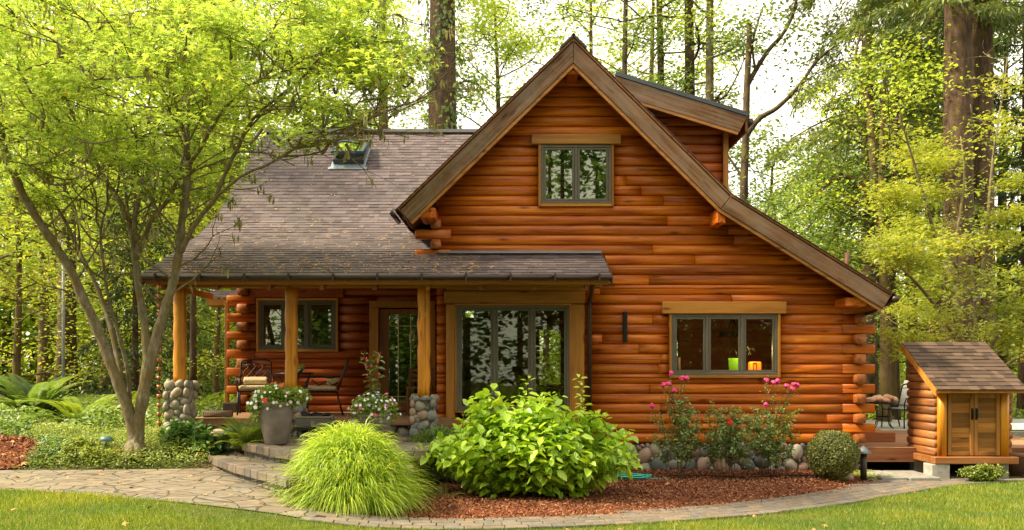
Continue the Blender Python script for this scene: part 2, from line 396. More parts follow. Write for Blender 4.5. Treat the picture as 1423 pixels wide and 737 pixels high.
def chips_mat(name, stops):
    m,n,p,o=nodes_mat(name); at=n.nodes.new('ShaderNodeAttribute'); at.attribute_name='rnd'
    r=ramp(n,stops); lk(n,at.outputs['Fac'],r.inputs[0]); lk(n,r.outputs[0],p.inputs['Base Color']); p.inputs['Roughness'].default_value=.85
    return m
CHIPS=chips_mat('mulch_chip',[(0,(.08,.028,.014)),(.4,(.19,.06,.022)),(.8,(.32,.115,.045)),(1,(.42,.25,.14))])
DRYLEAF=chips_mat('dry_leaf',[(0,(.42,.2,.06)),(.5,(.55,.34,.14)),(.8,(.6,.2,.05)),(1,(.65,.5,.28))])

def leaf_mat(name, stops, trans=.5, tcol=1.25, rough=.5, gloss=.06, clump=1.1, clamt=.5, yel=(1.25,1.15,.6)):
    """stops: colour ramp over the per-leaf value; trans: share of light passing through"""
    m,n,p,o=nodes_mat(name); n.nodes.remove(p)
    at=n.nodes.new('ShaderNodeAttribute'); at.attribute_name='rnd'
    r=ramp(n,stops); lk(n,at.outputs['Fac'],r.inputs[0]); c=r.outputs[0]
    tcn=n.nodes.new('ShaderNodeTexCoord'); f=noise(n,tcn.outputs['Object'],clump,3); rc=ramp(n,[(.38,(1,1,1)),(.62,yel)]); lk(n,f,rc.inputs[0])
    c=mixc(n,clamt,c,rc.outputs[0],'MULTIPLY')
    d=n.nodes.new('ShaderNodeBsdfDiffuse'); t=n.nodes.new('ShaderNodeBsdfTranslucent'); g=n.nodes.new('ShaderNodeBsdfGlossy'); g.inputs['Roughness'].default_value=rough
    g.inputs['Color'].default_value=(.8,.85,.8,1)
    lk(n,c,d.inputs['Color']); ct=mixc(n,1.0,c,(tcol*1.25,tcol*1.15,tcol*.75),'MULTIPLY'); lk(n,ct,t.inputs['Color'])
    a=n.nodes.new('ShaderNodeMixShader'); a.inputs[0].default_value=trans; lk(n,d.outputs[0],a.inputs[1]); lk(n,t.outputs[0],a.inputs[2])
    b=n.nodes.new('ShaderNodeMixShader'); b.inputs[0].default_value=gloss; lk(n,a.outputs[0],b.inputs[1]); lk(n,g.outputs[0],b.inputs[2])
    lk(n,b.outputs[0],o.inputs[0])
    return m
MAPLE=leaf_mat('leaf_maple',[(0,(.16,.27,.045)),(.5,(.28,.41,.075)),(.9,(.42,.53,.13)),(.97,(.5,.4,.06)),(1,(.5,.12,.05))],.55,1.45)
LIME=leaf_mat('leaf_lime_bg',[(0,(.18,.27,.045)),(.5,(.30,.42,.065)),(1,(.46,.54,.09))],.55,1.5)
VINE=leaf_mat('leaf_vine_maple',[(0,(.15,.21,.03)),(.5,(.26,.33,.045)),(.85,(.38,.40,.06)),(1,(.5,.38,.06))],.55,1.4)
MIDG=leaf_mat('leaf_mid_green',[(0,(.07,.14,.035)),(.5,(.14,.24,.055)),(1,(.25,.34,.075))],.5,1.4)
DARKG=leaf_mat('leaf_dark_green',[(0,(.02,.045,.015)),(.6,(.045,.08,.022)),(1,(.08,.12,.03))],.35,1.3)
NEED=leaf_mat('needle_green',[(0,(.07,.12,.035)),(.6,(.15,.22,.055)),(1,(.29,.32,.08))],.4,1.4)
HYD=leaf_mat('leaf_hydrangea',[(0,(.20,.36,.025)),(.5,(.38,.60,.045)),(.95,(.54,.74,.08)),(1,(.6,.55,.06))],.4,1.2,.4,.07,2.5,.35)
GRASSM=leaf_mat('grass_gold',[(0,(.18,.32,.02)),(.5,(.34,.50,.04)),(1,(.58,.68,.11))],.45,1.2)
LAWNG=leaf_mat('grass_lawn',[(0,(.05,.115,.01)),(.5,(.12,.225,.02)),(.85,(.24,.32,.04)),(1,(.42,.33,.12))],.4,1.3,clump=.9,clamt=.8,yel=(1.7,1.3,.7))
FERNM=leaf_mat('leaf_fern',[(0,(.09,.18,.02)),(.5,(.19,.31,.035)),(.9,(.32,.42,.05)),(1,(.3,.25,.05))],.45,1.3)
FERNR=leaf_mat('leaf_fern_bronze',[(0,(.09,.10,.02)),(.6,(.18,.17,.035)),(1,(.34,.16,.04))],.4,1.2)
ROSEL=leaf_mat('leaf_rose',[(0,(.09,.17,.055)),(.6,(.17,.28,.08)),(1,(.30,.38,.06))],.35,1.2)
BOX=leaf_mat('leaf_boxwood',[(0,(.07,.10,.02)),(.6,(.15,.18,.035)),(1,(.30,.29,.06))],.35,1.1)
COVER=leaf_mat('leaf_groundcover',[(0,(.12,.19,.025)),(.5,(.20,.29,.04)),(1,(.34,.40,.06))],.45,1.3)
HOSTA=leaf_mat('leaf_hosta',[(0,(.05,.13,.03)),(1,(.12,.26,.05))],.35,1.2)
MOSS=leaf_mat('moss_hang',[(0,(.12,.14,.03)),(1,(.28,.26,.08))],.4,1.2)

def bark(name, a, b, moss=0.0, sc=(9,9,2.2)):
    m,n,p,o=nodes_mat(name); vec,rnd,obj=coords(n,sc,False)
    f=noise(n,vec,1.0,8,.7); r=ramp(n,[(.3,a),(.7,b)]); lk(n,f,r.inputs[0]); c=r.outputs[0]
    f3=noise(n,obj,5.0,6,.7); r3=ramp(n,[(.56-moss*.3,(0,0,0)),(.68-moss*.3,(1,1,1))]); lk(n,f3,r3.inputs[0])
    if moss: c=mixc(n,math_n(n,'MULTIPLY',r3.outputs[0],.7),c,(.16,.12,.035))
    lk(n,c,p.inputs['Base Color']); p.inputs['Roughness'].default_value=.9; p.inputs['Specular IOR Level'].default_value=.2; bump(n,p,f,.9,.04)
    return m
BARKM=bark('bark_maple',(.08,.06,.035),(.32,.28,.2),.42,(18,18,6))
BARKF=bark('bark_fir',(.045,.026,.017),(.17,.105,.065),.1)
BARKG=bark('bark_grey',(.03,.022,.015),(.13,.09,.06),.25)
BARKT=bark('bark_thin',(.06,.04,.03),(.17,.11,.07),.5)
BARKFI=bark('bark_fire_red',(.03,.02,.014),(.15,.095,.062),.1)
STEM=plain('stem_green',(.12,.12,.03),.7); STEMR=plain('stem_brown',(.14,.08,.04),.8)

def glass_mat(name, tint=(.55,.6,.5), refl=.9, mixf=.22, clear=(.75,.8,.72)):
    m,n,p,o=nodes_mat(name); n.nodes.remove(p)
    g=n.nodes.new('ShaderNodeBsdfGlossy'); g.inputs['Roughness'].default_value=.015; g.inputs['Color'].default_value=(refl*.62,refl*.66,refl*.52,1)
    t=n.nodes.new('ShaderNodeBsdfTransparent'); t.inputs['Color'].default_value=(*clear,1)
    fr=n.nodes.new('ShaderNodeFresnel'); fr.inputs['IOR'].default_value=1.5
    a=math_n(n,'ADD',fr.outputs[0],mixf); x=n.nodes.new('ShaderNodeMixShader'); lk(n,a,x.inputs[0]); lk(n,t.outputs[0],x.inputs[1]); lk(n,g.outputs[0],x.inputs[2]); lk(n,x.outputs[0],o.inputs[0])
    return m
GLASS=glass_mat('window_glass',mixf=.05); GLASSR=glass_mat('window_glass_mirror',refl=1.05,mixf=.17,clear=(.6,.63,.58)); SKYGL=glass_mat('skylight_glass',refl=1.5,mixf=.6)
def emit(name,col,st):
    m,n,p,o=nodes_mat(name); p.inputs['Base Color'].default_value=(*col,1); p.inputs['Emission Color'].default_value=(*col,1); p.inputs['Emission Strength'].default_value=st; return m
LAMPO=emit('lamp_orange',(.95,.2,.015),.75)

# ---------------------------------------------------------------- terrain
def ss(a,b,x):
    t=min(1,max(0,(x-a)/(b-a))); return t*t*(3-2*t)
def gz(x,y):
    L=ss(-.4,-3.9,x)
    z=.32*L+.27*L*ss(12.0,13.1,y)
    z+=.05*math.sin(x*.31+1)*math.sin(y*.23)*ss(17,26,y)
    z+=ss(26,60,y)*1.0*ss(-4,-30,x)
    return z
gzv=np.vectorize(gz)
# ================================================================ ground
random.seed(5); rng=np.random.default_rng(5)
def grid_ground():
    xs=np.concatenate([np.linspace(-400,-24,14),np.linspace(-20,-9,12),np.linspace(-8.85,9.15,121),np.linspace(10,24,12),np.linspace(30,400,14)])
    ys=np.concatenate([np.linspace(-60,5,10),np.linspace(6,16,68),np.linspace(17,40,20),np.linspace(45,600,16)])
    XX,YY=np.meshgrid(xs,ys); ZZ=gzv(XX,YY); V=np.stack([XX.ravel(),YY.ravel(),ZZ.ravel()],1)
    nx=len(xs); ny=len(ys); i=np.arange(nx-1)[None,:]+nx*np.arange(ny-1)[:,None]; i=i.ravel()
    Q=np.stack([i,i+1,i+1+nx,i+nx],1)
    return V,Q
V,Q=grid_ground()
o=np_mesh('ground',V,Q,np.zeros(len(Q)),FOREST,smooth=True); tag(o,kind='structure')

def in_poly(x,y,poly):
    c=False; n=len(poly); j=n-1
    for i in range(n):
        xi,yi=poly[i]; xj,yj=poly[j]
        if (yi>y)!=(yj>y) and x<(xj-xi)*(y-yi)/(yj-yi)+xi: c=not c
        j=i
    return c
def in_poly_v(x,y,poly):
    c=np.zeros(len(x),bool); n=len(poly); j=n-1
    for i in range(n):
        xi,yi=poly[i]; xj,yj=poly[j]
        m=((yi>y)!=(yj>y)) & (x<(xj-xi)*(y-yi)/((yj-yi)+1e-12)+xi); c^=m; j=i
    return c
def smooth_line(pts,n=8):
    pts=[Vector((*p,0)) if len(p)==2 else Vector(p) for p in pts]; out=[]
    for i in range(len(pts)-1):
        p0=pts[max(i-1,0)]; p1=pts[i]; p2=pts[i+1]; p3=pts[min(i+2,len(pts)-1)]
        for k in range(n):
            t=k/n; out.append(.5*((2*p1)+(p2-p0)*t+(2*p0-5*p1+4*p2-p3)*t*t+(3*p1-p0-3*p2+p3)*t**3))
    out.append(pts[-1]); return out
def sheet(name,poly,dz,mat,zf=gz,res=.25,kind='structure'):
    """fine grid clipped to the polygon"""
    bm=bmesh.new(); x0=min(p[0] for p in poly); x1=max(p[0] for p in poly); y0=min(p[1] for p in poly); y1=max(p[1] for p in poly)
    vs=[bm.verts.new((p[0],p[1],0)) for p in poly]; bm.faces.new(vs)
    for a0,a1,ax in ((x0,x1,0),(y0,y1,1)):
        k=int((a1-a0)/res)
        for i in range(1,k+1):
            co=[0,0,0]; no=[0,0,0]; co[ax]=a0+(a1-a0)*i/(k+1); no[ax]=1
            bmesh.ops.bisect_plane(bm,geom=bm.verts[:]+bm.edges[:]+bm.faces[:],plane_co=co,plane_no=no)
    for v in bm.verts: v.co.z=zf(v.co.x,v.co.y)+dz
    for f in bm.faces:
        f.normal_update()
        if f.normal.z<0: f.normal_flip()
    me=bpy.data.meshes.new(name); bm.to_mesh(me); bm.free()
    return tag(link(name,me,mat),kind=kind)
def ground_hit(px,py):
    Y=12.0
    for _ in range(60):
        x=X(px,Y); z=gz(x,Y); Yn=(CAMZ-z)*F/(py-HY); Y=.5*Y+.5*Yn
    return (X(px,Y),Y)

# brick edging path (right) : centre band between inner and outer edge
inner_px=[(430,706),(520,722),(600,723),(700,722),(800,719),(900,713),(1000,704),(1080,695),(1150,684),(1205,672),(1240,662),(1275,655.5)]
outer_px=[(430,727),(520,737),(600,739),(700,738),(800,735),(900,730),(1000,723),(1100,713),(1180,702),(1250,690),(1330,677),(1423,670),(1500,667)]
inner=[ground_hit(*p) for p in inner_px]; outer=[ground_hit(*p) for p in outer_px]
inner=[(v.x,v.y) for v in smooth_line(inner,5)]; outer=[(v.x,v.y) for v in smooth_line(outer,5)]
# flagstone walk (left)
fl_near=[ground_hit(*p) for p in [(-160,676),(0,683),(100,689),(200,697),(300,706),(400,719),(440,728)]]
fl_far=[ground_hit(*p) for p in [(-160,655),(0,655.5),(150,655),(291,653)]]
fl_near=[(v.x,v.y) for v in smooth_line(fl_near,5)]
flag_poly=fl_near+[(inner[0][0]+.05,outer[0][1]+.0),(-1.7,10.2),(-2.2,11.5),(-4.0,12.75)]+fl_far[::-1]
sheet('walkway',flag_poly,.02,FLAG)
# right walk behind the paver edge, towards the shed
rp_poly=outer[20:]+[(13,13.0),(13,14.6),(8.4,14.6),(8.3,13.55),(6.8,13.5)]+inner[::-1][:22]
path_poly=outer+[(13,13.6),(13,14.8),(8.2,14.7),(8.2,13.6),(inner[-1][0]+.3,13.75)]+inner[::-1]
sheet('paver_bed',path_poly,.012,plain('paver_joint_sand',(.14,.115,.08),.95,0,.3,20,.3))
# individual paving bricks, one structure object
mb=MB()
def paver(a,b,c,d,z_off=.03):
    pts=[Vector((p[0],p[1],gz(*p)+.005)) for p in (a,b,c,d)]
    cen=sum(pts,Vector())/4; pts=[cen+(p-cen)*.955 for p in pts]
    mb.prism(pts,(0,0,z_off+random.uniform(-.003,.004)),random.random())
def resample(line,n):
    L=[0]
    for i in range(1,len(line)): L.append(L[-1]+math.dist(line[i],line[i-1]))
    outp=[]
    for k in range(n+1):
        t=L[-1]*k/n; i=max(1,next((j for j in range(len(L)) if L[j]>=t-1e-9),len(L)-1)); u=(t-L[i-1])/max(1e-9,L[i]-L[i-1])
        outp.append((line[i-1][0]+(line[i][0]-line[i-1][0])*u, line[i-1][1]+(line[i][1]-line[i-1][1])*u))
    return outp
def nearest(line,p): return min(line,key=lambda q: math.dist(p,q))
li=resample(inner,400); lo=resample(outer,500)
# walk in steps along the inner edge, rows across toward outer edge
s_len=.0; i=0
rows_w=.15
cur=0
# inner soldier row and outer rows following each edge
def offset_line(line,d):
    o=[]
    for i in range(len(line)):
        a=Vector(line[max(i-1,0)]); b=Vector(line[min(i+1,len(line)-1)]); t=(b-a).normalized(); nrm=Vector((-t.y,t.x)); p=Vector(line[i])+nrm*d; o.append((p.x,p.y))
    return o
def row_of(line,d0,d1,length,stag=0,keep=lambda p:True):
    a=offset_line(line,d0); b=offset_line(line,d1); L=0
    Ltot=sum(math.dist(line[i],line[i-1]) for i in range(1,len(line))); n=int(Ltot/.02)
    a=resample(a,n); b=resample(b,n); i=int(stag*length/.02)
    while i<n-1:
        j=min(n,i+max(4,int(length*random.uniform(.85,1.15)/.02)))
        c=((a[i][0]+b[j][0])/2,(a[i][1]+b[j][1])/2)
        if keep(c): paver(a[i],a[j],b[j],b[i])
        i=j
lo_s=resample(outer,120)
row_of(lo_s,.0,.16,.24)
# rows until the inner edge is met
for r_ in range(1,16):
    row_of(lo_s,.16*r_+.004,.16*(r_+1),.24,(r_%2)*.5,lambda c: in_poly(c[0],c[1],path_poly))
mb.build('paved_path',PAVER,bevel=.006); tag(bpy.data.objects['paved_path'],kind='structure')

# mulch beds
mulch_poly=[(a,b-.05) for a,b in inner[2:]]+[(6.15,13.95),(6.05,14.35),(5.75,14.42),(-1.0,14.42),(-1.0,11.2),(-1.9,10.6)]
_ix=[p[0] for p in inner]; _iy=[p[1] for p in inner]
def mbump(x,y): return .06*ss(.02,.6,y-float(np.interp(x,_ix,_iy)))*(1-ss(5.0,5.9,x))
sheet('mulch_bed',mulch_poly,.018,MULCHG,lambda x,y: gz(x,y)+mbump(x,y))
mz=lambda x,y: gz(x,y)+.018+mbump(x,y)
mulchL_poly=[ground_hit(*p) for p in [(-60,642),(0,639),(30,637),(64,624),(45,613),(0,608),(-60,606)]]
sheet('mulch_patch',mulchL_poly,.03,MULCHG)
def scatter_poly(poly,n):
    xs=[p[0] for p in poly]; ys=[p[1] for p in poly]; A=0
    for i in range(len(poly)): A+=poly[i][0]*poly[i-1][1]-poly[i-1][0]*poly[i][1]
    bb=(max(xs)-min(xs))*(max(ys)-min(ys)); m=int(n*bb/max(abs(A)/2,1e-6)*1.05)
    x=rng.uniform(min(xs),max(xs),m); y=rng.uniform(min(ys),max(ys),m); k=in_poly_v(x,y,poly); return x[k],y[k]
def chips(name,poly,n,zf,size,mat,label,cat,flat=.7):
    x,y=scatter_poly(poly,n); z=np.array([zf(a,b) for a,b in zip(x,y)])+rng.uniform(.0,.012,len(x)); N=len(x)
    nr=rng.normal(0,flat,(N,3)); nr[:,2]=1; d=rng.normal(0,1,(N,3))
    o=leaves_obj(name,np.stack([x,y,z],1),nr,d,rng.uniform(size*.5,size*1.4,N),'diamond',rng.random(N),mat,wide=.7)
    return tag(o,label,cat,kind='stuff')
chips('mulch_chips',mulch_poly,60000,mz,.034,CHIPS,'red brown bark chips covering the bed before the cabin wall','mulch')
chips('mulch_chips',mulchL_poly,3500,lambda x,y:gz(x,y)+.03,.05,CHIPS,'red brown bark chips in the small patch at far left','mulch')

# lawn : sheet of soil-green plus real blades
lawn_poly=[(-14,5),(14,5)]+[(14,outer[-1][1]-.0)]+outer[::-1][:]+fl_near[::-1][2:]+[(-14,fl_near[0][1])]
lawn_poly=[p for p in lawn_poly]
sheet('lawn',lawn_poly,.006,LAWN,res=.5)
def grass(name,poly,n,h,mat,label,zf=gz,lean=.5,cond=None,wd=.12):
    x,y=scatter_poly(poly,n)
    if cond is not None:
        k=cond(x,y); x=x[k]; y=y[k]
    N=len(x); z=gzv(x,y)
    d=np.stack([rng.normal(0,lean,N),rng.normal(0,lean,N),np.ones(N)],1); nr=rng.normal(0,1,(N,3)); nr[:,2]*=.3
    pat=.5+.5*np.sin(x*1.3+2*np.sin(y*1.1))*np.sin(y*2.1+x*.6)
    hh=h*rng.uniform(.5,1.3,N)*(.7+.5*pat)
    rn=np.clip(rng.random(N)*.7+.3*pat,0,1)
    o=leaves_obj(name,np.stack([x,y,z],1),nr,d,hh,'diamond',rn,mat,wide=wd)
    return tag(o,label,'grass',kind='stuff')
vis_poly=[(-8,7.4),(8,7.4),(9.5,outer[-1][1])]+outer[::-1]+fl_near[::-1][2:]+[(-9,fl_near[0][1])]
grass('lawn_grass',vis_poly,250000,.062,LAWNG,'short green lawn grass in front of the curved path')

# ================================================================ cabin
cabin=empty('log_cabin',(0,14.5,0),'two storey log cabin with varnished orange logs and steep shingle roofs','cabin')
GY=14.5; CH=.162; Z0=.515
def log_rows(mb,O,U,N,length,z0,z1,h=CH,b=.046,openings=(),lim=None,seams=True,back=.08,mi=0,splay=1):
    """half round log courses; O origin (x,y), U direction, N outward normal; lim(z)->(u0,u1)"""
    U=Vector((*U,0)); N=Vector((*N,0)); O=Vector((*O,0)); z=z0; k=0
    T=[-1,-.93,-.75,-.4,0,.4,.75,.93,1]
    while z<z1-.01:
        zt=min(z+h,z1); zc=z+h/2
        a,bb=(0,length) if lim is None else lim(z,zt)
        if bb>a+.02:
            cuts=sorted({z,zt}|{c for (u0,u1,c0,c1) in openings for c in (c0,c1) if z<c<zt})
            cc=[a]
            while cc[-1]<bb:
                cc.append(cc[-1]+random.uniform(2.4,5.6))
            cc[-1]=bb
            if not seams: cc=[a,bb]
            if len(cc)>2 and cc[-1]-cc[-2]<.5: cc.pop(-2)
            for q in range(len(cc)-1):
                rnd=random.random(); jz=random.uniform(-.003,.003); jb=random.uniform(-.006,.006)
                for e in range(len(cuts)-1):
                    za,zb=cuts[e],cuts[e+1]; segs=[(cc[q]+(.0025 if q else 0),cc[q+1]-(.0025 if q<len(cc)-2 else 0))]
                    for (u0,u1,c0,c1) in openings:
                        if c0<zb-1e-6 and c1>za+1e-6:
                            ns=[]
                            for (s0,s1) in segs:
                                if u1<=s0 or u0>=s1: ns.append((s0,s1)); continue
                                if u0>s0: ns.append((s0,u0))
                                if u1<s1: ns.append((u1,s1))
                            segs=ns
                    prof=[]
                    for t in T:
                        zz=min(max(zc+t*h/2,za),zb); tt=(zz-zc)/(h/2)
                        off=(b+jb)*math.sqrt(max(0,1-abs(tt)**2.5))
                        if not prof or abs(prof[-1][1]-zz)>1e-5: prof.append((off,zz+jz*(1-abs(tt))))
                    prof=[(-back,za)]+prof+[(-back,zb)]
                    for (s0,s1) in segs:
                        if s1-s0<.01: continue
                        n=len(prof); nseg=max(1,int((s1-s0)/.6)); vs=[]; ph=random.uniform(0,6); am=random.uniform(.002,.006)
                        for i in range(nseg+1):
                            u=s0+(s1-s0)*i/nseg; wv=am*math.sin(u*2.3+ph)
                            for p in prof:
                                vs.append(O+U*u+N*(p[0]+(wv if p[0]>0 else 0))+Vector((0,0,p[1])))
                        fs=[(i*n+j,i*n+(j+1)%n,(i+1)*n+(j+1)%n,(i+1)*n+j) for i in range(nseg) for j in range(n)]
                        fs+=[tuple(range(n-1,-1,-1)),tuple(nseg*n+j for j in range(n))]
                        mb.add(vs,fs,rnd,True,mi)
        z+=h; k+=1
def log_end(mb,c,d,L,w,h,rnd=None,n=10,mi=0,expo=.42):
    """round-cornered log stub, centre line from c along d for L; w half width, h half height"""
    d=Vector(d).normalized(); s=Vector((-d.y,d.x,0)); c=Vector(c); vs=[]
    ring=[]
    for k in range(n*2):
        a=math.pi*k/n; ca,sa=math.cos(a),math.sin(a)
        ring.append((math.copysign(abs(ca)**expo,ca)*w, math.copysign(abs(sa)**expo,sa)*h))
    for t,sc in ((0,1),(L-.015,1),(L,.93)):
        for (u,v) in ring: vs.append(c+d*t+s*u*sc+Vector((0,0,v*sc)))
    m=2*n; fs=[(i*m+j,i*m+(j+1)%m,(i+1)*m+(j+1)%m,(i+1)*m+j) for i in range(2) for j in range(m)]
    fs+=[tuple(range(m-1,-1,-1)),tuple(2*m+j for j in range(m))]
    mb.add(vs,fs,rnd,True,mi)

# roof outline of the gable, in (x,z)
GA=(.966,6.94); GL=(-1.80,4.25); GK=(3.46,4.47); GR=(5.98,2.915)
def roof_z(x):
    if x<GA[0]: return GA[1]+(x-GA[0])*(GA[1]-GL[1])/(GA[0]-GL[0])
    if x<GK[0]: return GA[1]+(x-GA[0])*(GK[1]-GA[1])/(GK[0]-GA[0])
    return GK[1]+(x-GK[0])*(GR[1]-GK[1])/(GR[0]-GK[0])
def under_limits(z,zt,vt=.18):
    # x range where underside (roof_z - vt) >= z (bottom corner of log)
    lo=-1.23; hi=5.66
    zz=z+.02
    xl=GA[0]-(GA[1]-vt-zz)/.972
    if zz>GK[1]-vt: xr=GA[0]+(GA[1]-vt-zz)/.990
    else: xr=GK[0]+(GK[1]-vt-zz)/.617
    return max(lo,xl),min(hi,xr)
# window openings of the gable (x0,x1,z0,z1)
WU=(X(749,GY),X(851,GY),Z(287,GY),Z(203,GY))
WL=(X(930,GY),X(1081,GY),Z(524,GY),Z(437,GY))
BO=(X(620,GY),X(812,GY),.75,3.05)
mb=MB()
log_rows(mb,(0,GY),(1,0),(0,-1),0,Z0,6.62,openings=[WU,WL,BO],lim=under_limits)
mb.build('log_wall',LOGW,cabin)
# corner logs
mbE=MB(); mbL=MB(); k=0; z=Z0
while z<2.9:
    zc=z+CH/2
    if k%2==0: log_end(mbE,(5.66,GY+.3,zc),(0,-1,0),.3+.14,.093,CH/2*.95)
    else: log_end(mbL,(5.40,GY-.0,zc),(1,0,0),.53,.052,CH/2*.96)
    z+=CH; k+=1
for zc in (3.60,3.76,3.93,4.09):     # upper left corner below the eave
    j=int(round((zc-3.6)/.16))
    if j%2==0: log_end(mbL,(-1.0,GY,zc),(-1,0,0),.58,.075,.08)
    else: log_end(mbE,(-1.24,GY+.3,zc),(0,-1,0),.45,.085,.08)
build_each(mbE,'crossing_log_end',LOGEND,cabin); build_each(mbL,'long_log_end',LOGW,cabin)
# side walls, back wall
mb=MB()
log_rows(mb,(5.62,GY+.05),(0,1),(1,0),6.6,Z0,2.95)
mb.build('side_wall',LOGY,cabin); mb=MB(); log_rows(mb,(-1.19,GY+.1),(0,1),(-1,0),6.6,Z0,4.3)
mb.build('side_wall',LOGY,cabin)
mb=MB(); log_rows(mb,(5.6,21.1),(-1,0),(0,1),10.6,Z0,2.95,openings=[(.9,2.3,1.3,2.4),(3.9,5.3,1.2,2.75)]); 
mb.build('back_wall',LOGW,cabin)

# rake boards (barge boards) with trims : polygons in xz, thick in y
def rake_piece(p0,p1,w,drop0,y0,y1,mb,cut0=None,cut1=None,rnd=None):
    a=Vector((p0[0],0,p0[1])); b=Vector((p1[0],0,p1[1])); d=(b-a).normalized(); n=Vector((d.z,0,-d.x))
    if n.z>0: n=-n
    return a,b,d,n
def inter(p,d,q,e):
    # 2D line intersection in xz
    det=d[0]*(-e[1])+e[0]*d[1]; r=(q[0]-p[0],q[1]-p[1]); t=(r[0]*(-e[1])+e[0]*r[1])/det; return (p[0]+d[0]*t,p[1]+d[1]*t)
def offset_chain(chain,w,end_plumb=True):
    """parallel chain lower by perpendicular w"""
    segs=[]
    for i in range(len(chain)-1):
        a=chain[i]; b=chain[i+1]; dx,dz=b[0]-a[0],b[1]-a[1]; L=math.hypot(dx,dz); d=(dx/L,dz/L); n=(d[1],-d[0])
        if n[1]>0: n=(-n[0],-n[1])
        segs.append(((a[0]+n[0]*w,a[1]+n[1]*w),d,n))
    out=[segs[0][0]]
    for i in range(len(segs)-1): out.append(inter(segs[i][0],segs[i][1],segs[i+1][0],segs[i+1][1]))
    b=chain[-1]; n=segs[-1][2]; out.append((b[0]+n[0]*w,b[1]+n[1]*w)); return out
chain=[GL,GA,GK,GR]
def chain_board(mb,w0,w1,y0,y1,ch=chain,rnds=None):
    A=offset_chain(ch,w0); B=offset_chain(ch,w1)
    for i in range(len(ch)-1):
        pts=[(A[i][0],y0,A[i][1]),(A[i+1][0],y0,A[i+1][1]),(B[i+1][0],y0,B[i+1][1]),(B[i][0],y0,B[i][1])]
        mb.prism(pts,(0,y1-y0,0),.2+.25*i)
FYg=13.9
def slope_wood(base,deg):
    m=base.copy(); 
    for nd in list(m.node_tree.nodes):
        if nd.type=='MAPPING':
            s=list(nd.inputs['Scale'].default_value); nd.vector_type='POINT'
            nd.inputs['Rotation'].default_value=(0,0,0)
            r=m.node_tree.nodes.new('ShaderNodeMapping'); r.inputs['Rotation'].default_value=(0,R(deg),0)
            src=nd.inputs['Vector'].links[0].from_socket; m.node_tree.links.new(src,r.inputs['Vector']); m.node_tree.links.new(r.outputs[0],nd.inputs['Vector'])
    return m
RK=[slope_wood(RAKE,44.2),slope_wood(RAKE,-44.7),slope_wood(RAKE,-31.7)]
for i,(a,b) in enumerate(((GL,GA),(GA,GK),(GK,GR))):
    mb=MB(); A=offset_chain(chain,.025); B=offset_chain(chain,.285)
    # boards meet at a mitre joint: tiny gap
    pts=[Vector((A[i][0],FYg,A[i][1])),Vector((A[i+1][0],FYg,A[i+1][1])),Vector((B[i+1][0],FYg,B[i+1][1])),Vector((B[i][0],FYg,B[i][1]))]
    c=sum(pts,Vector())/4; d=(pts[1]-pts[0]).normalized()
    pts=[p+d*(.004 if (p-c).dot(d)<0 else -.004) for p in pts]
    mb.prism(pts,(0,.05,0),.3+.1*i); mb.build('rake_board',RK[i],cabin,bevel=.006)
RK2=slope_wood(RAKE2,0)
mb=MB(); chain_board(mb,.288,.335,FYg+.02,FYg+.07); mb.build('rake_trim',RAKE2,cabin)
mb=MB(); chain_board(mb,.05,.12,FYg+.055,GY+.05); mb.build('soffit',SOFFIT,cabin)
# purlin ends / brackets below the rake
mb=MB()
for (x,zt,wd,hh) in ((-1.33,4.28,.12,.17),(GA[0],6.55,.09,.16),(3.31,4.27,.07,.24)):
    mb.box(x-wd,x+wd,FYg+.08,GY+.1,zt-hh,zt)
mb.box(5.28,5.62,FYg+.1,GY+.1,2.72,2.86)
build_each(mb,'purlin',LOGY,cabin,bevel=.015)

# ---------------------------------------------------------------- shingle roofs
def shingle_plane(mb,O,U,D,width_f,rows,exp=.145,th=.008,seedv=1,nrm=None,u0_f=None):
    """O top corner(3D) ; U along ridge ; D unit down slope ; rows count from top; width_f(s)->(u0,u1)"""
    rg=random.Random(seedv); O=Vector(O); U=Vector(U).normalized(); D=Vector(D).normalized(); Nn=U.cross(D)
    if Nn.z<0: Nn=-Nn
    for r_ in range(rows):
        s0=r_*exp; s1=s0+exp+.012; u0,u1=width_f(s0)
        u=u0-rg.uniform(0,.25)
        while u<u1:
            wdt=rg.choice([.09,.12,.15,.18,.22]); a=max(u,u0); b=min(u+wdt,u1)
            if b-a>.01:
                t=th*rg.choice([.45,.6,.7,1.1]); jit=rg.uniform(-.004,.004)
                p=O+D*s0; q=O+D*(s1+jit)
                vs=[p+U*a, p+U*b, q+U*b, q+U*a, p+U*a+Nn*.002, p+U*b+Nn*.002, q+U*b+Nn*(t+.006), q+U*a+Nn*(t+.006)]
                mb.add(vs,[(4,5,6,7),(7,6,2,3),(4,7,3,0),(5,1,2,6)],rg.random())
            u+=wdt
